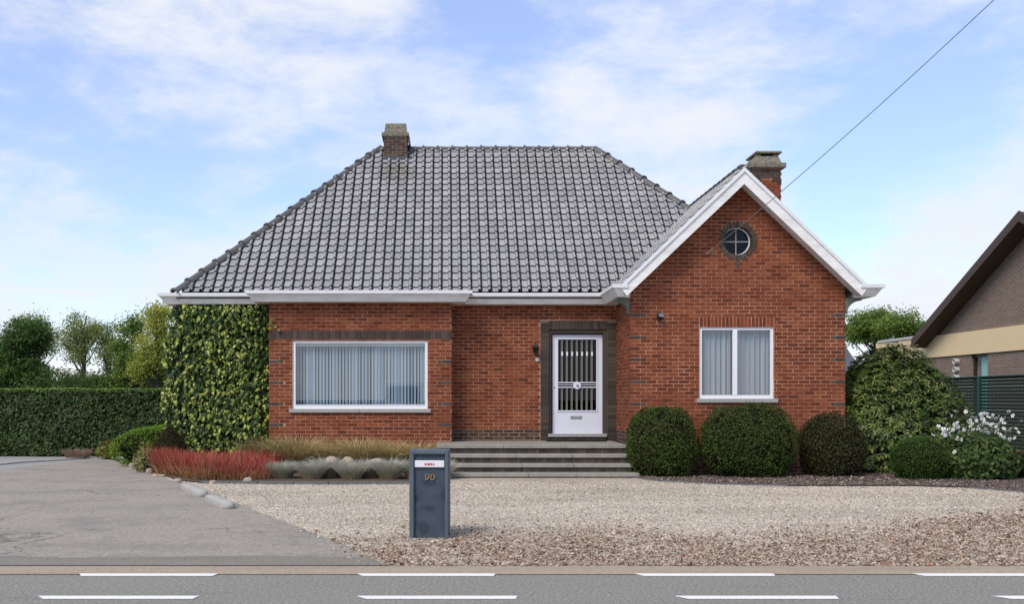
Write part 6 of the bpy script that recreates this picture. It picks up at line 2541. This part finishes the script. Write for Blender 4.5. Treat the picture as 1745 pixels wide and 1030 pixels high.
ye = 35.0
for sg in (-1, 1):
    yy = YW + sg * (ye - YW)
    mb = MB()
    mb.prism([(YW, nz_at(YW)), (yy, nz_at(yy)), (yy, nz_at(yy) - 0.29), (YW, nz_at(YW) - 0.29)], XN - 0.55, XN - 0.50, axis='x')
    mb.build('barge_board', M['brown_wood'], nh)
    mb = MB()
    mb.prism([(YW, nz_at(YW) - 0.10), (yy, nz_at(yy) - 0.10), (yy, nz_at(yy) - 0.30), (YW, nz_at(YW) - 0.30)], XN - 0.50, XN + 9, axis='x')
    mb.build('roof_deck', M['brown_wood'], nh)
    nrow = 16
    mb = MB()
    for k_ in range(nrow):
        ya, yb = YW + (yy - YW) * k_ / nrow, YW + (yy - YW) * (k_ + 1.12) / nrow
        mb.prism([(ya, nz_at(ya) - 0.085), (yb, nz_at(yb) - 0.045), (yb, nz_at(yb) - 0.06), (ya, nz_at(ya) - 0.10)], XN - 0.49, XN + 9, axis='x')
    tag(mb.build('roof_tiles', M['nroof'], nh), kind='stuff')
mb = MB()
mb.tube([(XN - 0.49, YW, 6.69), (XN + 9, YW, 6.69)], 0.09, 8)
mb.build('ridge', M['nroof'], nh)
wy0, wy1 = WIN[0], WIN[1]
mb = MB()
mb.box(XN + 0.06, XN + 0.12, wy0, wy0 + 0.07, WIN[2], WIN[3])
mb.box(XN + 0.06, XN + 0.12, wy1 - 0.07, wy1, WIN[2], WIN[3])
mb.box(XN + 0.06, XN + 0.12, wy0, wy1, WIN[3] - 0.10, WIN[3] - 0.002)
mb.box(XN + 0.06, XN + 0.12, wy0, wy1, WIN[2] + 0.002, WIN[2] + 0.08)
nw = mb.build('window', M['nframe'], nh)
mb = MB()
mb.add([(XN + 0.10, wy0 + 0.07, WIN[2] + 0.08), (XN + 0.10, wy1 - 0.07, WIN[2] + 0.08), (XN + 0.10, wy1 - 0.07, WIN[3] - 0.10), (XN + 0.10, wy0 + 0.07, WIN[3] - 0.10)], [(0, 1, 2, 3)])
mb.build('pane', M['glass_clear'], nw)
mb = MB()
mb.box(XN + 0.16, XN + 0.17, wy0 + 0.1, wy0 + 0.66, WIN[2], WIN[3])
mb.build('teal_blind', M['teal'], nw)
mb = MB()
mb.box(XN + 0.29, XN + 0.31, wy0 - 0.1, wy1 + 0.1, WIN[2] - 0.1, WIN[3] + 0.1)
mb.build('room_back', M['room'], nw)
for py in (616.5, 630.5, 644.0):
    Yp = XN * F / (1633 - CX)
    zp = P(0, py, Yp).z
    mb = MB()
    mb.smooth = True
    c0 = (XN, Yp, zp)
    n_ = 16
    V, Fc = [], []
    prof = [(0.085, 0.05), (0.085, -0.10), (0.098, -0.10), (0.098, -0.15), (0.07, -0.15), (0.065, -0.03), (0.0, -0.03)]
    for (q, h) in prof:
        for k_ in range(n_):
            a = 2 * math.pi * k_ / n_
            V.append((XN + h, Yp + q * math.cos(a), zp + q * math.sin(a)))
    for i in range(len(prof) - 1):
        for k_ in range(n_):
            Fc.append((i * n_ + k_, i * n_ + (k_ + 1) % n_, (i + 1) * n_ + (k_ + 1) % n_, (i + 1) * n_ + k_))
    mb.add(V, Fc)
    mb.build('flue_pipe', M['pipe'], nh)

# far small house between the two
fh = empty('far_house', 'distant small house with slate roof and orange brick gable', 'house', (25, 60, 0))
Y_ = 60.0
gx = P(1474, 575, Y_)
mb = MB()
hw_, zr = 2.6, P(0, 574, Y_).z
mb.box(gx.x - 14, gx.x + 0.3, Y_ - 0.2, Y_ + 9, 0, zr - 3.0)
mb.prism([(Y_ - 0.2, zr - 3.0), (Y_ + 9, zr - 3.0), (Y_ + 4.4, zr - 0.15)], gx.x, gx.x + 0.3, axis='x')
mb.build('wall', M['obrick'], fh)
mb = MB()
mb.prism([(gx.x - 14, zr), (gx.x, zr), (gx.x + 0.35, zr - 0.15), (gx.x + 0.35, zr - 0.3), (gx.x - 14, zr - 0.3)], Y_ + 4.2, Y_ + 4.6)
mb.add([(gx.x - 14, Y_ - 0.6, zr - 3.1), (gx.x + 0.35, Y_ - 0.6, zr - 3.1), (gx.x + 0.35, Y_ + 4.4, zr), (gx.x - 14, Y_ + 4.4, zr),
        (gx.x - 14, Y_ - 0.6, zr - 3.25), (gx.x + 0.35, Y_ - 0.6, zr - 3.25), (gx.x + 0.35, Y_ + 4.4, zr - 0.15), (gx.x - 14, Y_ + 4.4, zr - 0.15)], BOXF)
mb.build('roof', M['slate'], fh)

# ------------------------------------------------------------------ trees


def tree(name, label, x, y, lobes, m, n, leaf, seed, trunk=(0.18, 0.05), group=None, clump=14, tight=0.32, stems=1, shell=0.5, limb=True):
    clump, tight = clump * 2, tight * 1.1
    if limb:
        rs_ = random.Random(seed)
        sub = []
        for (dx, dy, lz, rx, ry, rz) in lobes:
            for k_ in range(10):
                a_, e_, q_ = rs_.uniform(0, 6.283), rs_.uniform(-0.9, 1.2), rs_.uniform(0.45, 0.95)
                sub.append((dx + rx * q_ * math.cos(a_) * math.cos(e_), dy + ry * q_ * math.sin(a_) * math.cos(e_), lz + rz * q_ * math.sin(e_), rx * rs_.uniform(0.28, 0.5), ry * 0.4, rz * rs_.uniform(0.25, 0.42)))
        lobes = sub
    """LOBES: (dx, dy, z, rx, ry, rz); leaves gather in small sprays so that the sky shows between them"""
    root = empty(name, label, 'tree', (x, y, 0), group)
    r_ = np.random.default_rng(seed)
    vol = np.array([l[3] * l[4] * l[5] for l in lobes]) ** 0.8
    cnt = np.maximum(1, (n / clump * vol / vol.sum()).astype(int))
    Cs, Ns = [], []
    tips = []
    for (dx, dy, lz, rx, ry, rz), c_ in zip(lobes, cnt):
        U = unit(r_.normal(size=(c_, 3)))
        q = (shell + (1 - shell) * r_.random(c_) ** 0.6)
        q *= 1 + 0.18 * wob(U * 2.5, 1.0, seed)
        S = U * q[:, None] * np.array([rx, ry, rz])
        cc = S + np.array([x + dx, y + dy, lz])
        tips.append(cc)
        k2 = np.repeat(cc, clump, axis=0) + r_.normal(0, tight, (c_ * clump, 3)) * np.array([1, 1, 0.75])
        Cs.append(k2)
        Ns.append(np.repeat(U, clump, axis=0) * 0.5 + np.array([0, 0, 0.6]))
    C, Nn = np.concatenate(Cs), np.concatenate(Ns)
    ok = C[:, 2] > 0.2
    Q = leaf_quads(C[ok], Nn[ok], leaf, leaf * 0.62, droop=0.3, rng=r_, tilt=0.8)
    many('crown', Q, [(0, 1, 2, 3)], m, root)
    mb_ = MB()
    top = max(l[2] + l[5] * 0.4 for l in lobes)
    for s_ in range(stems):
        ox = r_.uniform(-0.3, 0.3) * (stems > 1)
        pts_ = [(x + ox + 0.12 * r_.normal() * k_ / 6, y + 0.1 * r_.normal() * k_ / 6, top * k_ / 6) for k_ in range(7)]
        mb_.tube(pts_, [trunk[0] + (trunk[1] - trunk[0]) * k_ / 6 for k_ in range(7)], 7)
    if limb:
        at_ = np.concatenate(tips)
        for i in r_.choice(len(at_), min(34, len(at_)), replace=False):
            e_ = at_[i]
            z0__ = max(0.25 * top, e_[2] - r_.uniform(0.6, 1.8))
            s0_ = Vector((x, y, z0__))
            m_ = (s0_ + Vector(e_)) / 2 + Vector((0, 0, -0.12))
            mb_.tube([s0_, m_, Vector(e_)], [trunk[0] * 0.35, trunk[0] * 0.22, 0.012], 5)
    mb_.build('trunk', M['bark'], root)
    return root


def TX(px, Y):
    return (px - CX) * Y / F


def TZ(py, Y):
    return EYE + (CY - py) * Y / F


Yt = 62.0
s_ = Yt / F
tree('tree', 'dense dark green tree at the left edge behind the hedge', TX(35, Yt), Yt, [(-0.6, 0, TZ(600, Yt), 1.6, 1.4, 1.6), (0.3, 0, TZ(565, Yt), 1.15, 1.0, 0.85), (0.7, 0, TZ(590, Yt), 0.9, 0.9, 1.0), (-0.3, 0, TZ(645, Yt), 2.1, 1.6, 1.3)], M['tree_dark'], 30000, 0.16, 101, group='trees beyond the hedge', tight=0.22)
tree('tree', 'loose light tree top showing above the dense dark tree', TX(58, Yt + 6), Yt + 6, [(0, 0, TZ(560, 68), 1.1, 0.9, 0.95), (0.8, 0, TZ(580, 68), 1.0, 0.8, 1.1)], M['tree_grey'], 4200, 0.14, 102, trunk=(0.12, 0.03), group='trees beyond the hedge', clump=9)
tree('tree', 'slender open-crowned tree standing alone against the sky', TX(143, Yt), Yt, [(-0.1, 0, TZ(562, Yt), 1.35, 1.0, 1.05), (0.6, 0, TZ(578, Yt), 1.0, 0.8, 0.8), (-0.8, 0, TZ(580, Yt), 0.9, 0.8, 0.75), (0.1, 0, TZ(605, Yt), 1.1, 0.9, 0.75)], M['tree_grey'], 7600, 0.14, 103, trunk=(0.17, 0.04), group='trees beyond the hedge', clump=9, tight=0.22, shell=0.25)
tree('tree', 'small thin tree right of the slender open one', TX(187, Yt), Yt, [(0, 0, TZ(590, Yt), 0.55, 0.5, 0.85), (0.1, 0, TZ(615, Yt), 0.6, 0.5, 0.6), (0.1, 0, TZ(560, Yt), 0.3, 0.3, 0.4)], M['tree_grey'], 3000, 0.14, 104, trunk=(0.10, 0.03), group='trees beyond the hedge', clump=9, shell=0.3)
tree('tree', 'yellow-green autumn tree beside the ivy corner of the house', TX(268, 58), 58, [(0, 0, TZ(548, 58), 0.85, 0.8, 0.85), (0.2, 0, TZ(585, 58), 1.1, 0.9, 1.1), (-0.4, 0, TZ(620, 58), 1.0, 0.9, 1.1), (0.6, 0, TZ(630, 58), 1.0, 0.9, 1.1)], M['tree_yellow'], 14000, 0.15, 105, group='trees beyond the hedge', clump=10, tight=0.24, shell=0.3)
tree('tree', 'wispy multi-stemmed tree left of the yellow-green autumn tree', TX(224, 60), 60, [(0, 0, TZ(565, 60), 0.75, 0.7, 0.85), (-0.2, 0, TZ(600, 60), 0.9, 0.8, 0.9), (0.2, 0, TZ(632, 60), 1.05, 0.8, 1.0)], M['tree_mid'], 9000, 0.15, 106, trunk=(0.11, 0.03), group='trees beyond the hedge', clump=9, tight=0.24, stems=2, shell=0.3)
for i, (px, pt, w, lb, mm) in enumerate(((15, 628, 2.6, 'low dark bush at the left edge below the dense tree', 'tree_dark'), (105, 630, 1.7, 'brownish scrub bush left of the slender tree', 'scrub'), (150, 640, 1.6, 'low mixed bush at the foot of the slender tree', 'tree_dark'),
                                         (190, 634, 1.5, 'yellowish scrub bush under the small thin tree', 'scrub'), (232, 628, 1.7, 'green bush under the wispy tree', 'tree_mid'), (275, 622, 1.9, 'dark bush below the yellow-green tree', 'tree_dark'))):
    Yb = 66 if mm == 'scrub' else 61
    zt_ = TZ(pt, Yb)
    tree('bush', lb, TX(px, Yb), Yb, [(0, 0, zt_ * 0.45, w * 1.25, 1.3, zt_ * 0.58), (w * 0.8, 0, zt_ * 0.40, w * 1.0, 1.3, zt_ * 0.56), (-w * 0.7, 0.3, zt_ * 0.38, w * 0.9, 1.3, zt_ * 0.5)], M[mm], 18000, 0.17, 120 + i, trunk=(0.10, 0.04), group='bushes beyond the hedge', tight=0.24, limb=False, shell=0.4)
tree('tree', 'round green tree behind the slate-roofed far house', TX(1492, 78), 78, [(-0.4, 0, TZ(562, 78), 2.0, 1.6, 1.5), (0.7, 0, TZ(548, 78), 1.2, 1.2, 1.0), (-1.3, 0, TZ(570, 78), 1.3, 1.2, 1.2), (0.5, 0, 3.0, 2.0, 1.6, 2.5)], M['tree_mid'], 22000, 0.19, 131, trunk=(0.25, 0.06), group='trees behind the far house', tight=0.28, shell=0.35)
tree('tree', 'smaller green tree partly behind the dark barge board', TX(1540, 74), 74, [(0, 0, TZ(562, 74), 1.5, 1.3, 1.0), (0.8, 0, TZ(568, 74), 1.0, 1.0, 0.8), (0, 0, 3.0, 1.8, 1.4, 2.4)], M['tree_mid'], 15000, 0.19, 132, trunk=(0.22, 0.05), group='trees behind the far house', tight=0.28, shell=0.4)
o = tree('treeline', 'far wood closing the view', 0, 150, [(x_, r27.uniform(-4, 4), r27.uniform(1.2, 2.2), 5, 3, r27.uniform(2.4, 3.8)) for x_ in np.arange(-90, 100, 6.0)], M['scrub'], 16000, 0.55, 140, tight=0.7, limb=False)

# ------------------------------------------------------------------ across the street: what the window panes mirror
van = empty('parked_van', 'white delivery van parked across the street, mirrored in the bay window', 'van', (-2.1, -9.5, 0))
VX0, VX1 = -3.0, -1.15
mb = MB()
mb.prism([(-7.55, 0.42), (-7.50, 1.02), (-7.75, 1.18), (-8.45, 1.32), (-9.25, 2.22), (-9.7, 2.38), (-12.6, 2.40), (-12.72, 0.42)], VX0, VX1, axis='x')
vb = mb.build('van_body', NT('white_van_paint').done((0.80, 0.80, 0.80), 0.3, 0.5))
wparent(vb, van)
mb = MB()
mb.add([(VX0 + 0.12, -8.44, 1.36), (VX1 - 0.12, -8.44, 1.36), (VX1 - 0.2, -9.20, 2.20), (VX0 + 0.2, -9.20, 2.20)], [(0, 1, 2, 3)])
o = mb.build('windscreen', M['nframe'])
wparent(o, van)
for sx_ in (VX0 + 0.28, VX1 - 0.28):
    mb = MB()
    mb.box(sx_ - 0.16, sx_ + 0.16, -7.56, -7.48, 0.78, 0.98, bev=0.02)
    o = mb.build('headlight', M['grey_metal'])
    wparent(o, van)
mb = MB()
mb.box(VX0 + 0.1, VX1 - 0.1, -7.58, -7.48, 0.42, 0.66, bev=0.02)
o = mb.build('bumper', M['nframe'])
wparent(o, van)
for yy in (-8.4, -11.7):
    for sx_ in (VX0 + 0.10, VX1 - 0.10):
        mb = MB()
        n_ = 18
        V, Fc = [], []
        for (q, h) in ((0.0, -0.11), (0.19, -0.11), (0.33, -0.10), (0.34, 0.0), (0.33, 0.10), (0.19, 0.11), (0.0, 0.11)):
            for k_ in range(n_):
                V.append((sx_ + h, yy + q * math.cos(6.2832 * k_ / n_), 0.34 + q * math.sin(6.2832 * k_ / n_)))
        for i in range(6):
            for k_ in range(n_):
                Fc.append((i * n_ + k_, i * n_ + (k_ + 1) % n_, (i + 1) * n_ + (k_ + 1) % n_, (i + 1) * n_ + k_))
        mb.add(V, Fc)
        o = mb.build('wheel', M['mat'])
        wparent(o, van)
sheet('far_pavement', [(-60, -6.0), (60, -6.0), (60, -14.5), (-60, -14.5)], -0.004, M['verge'], zf=lambda y_: 0.0)
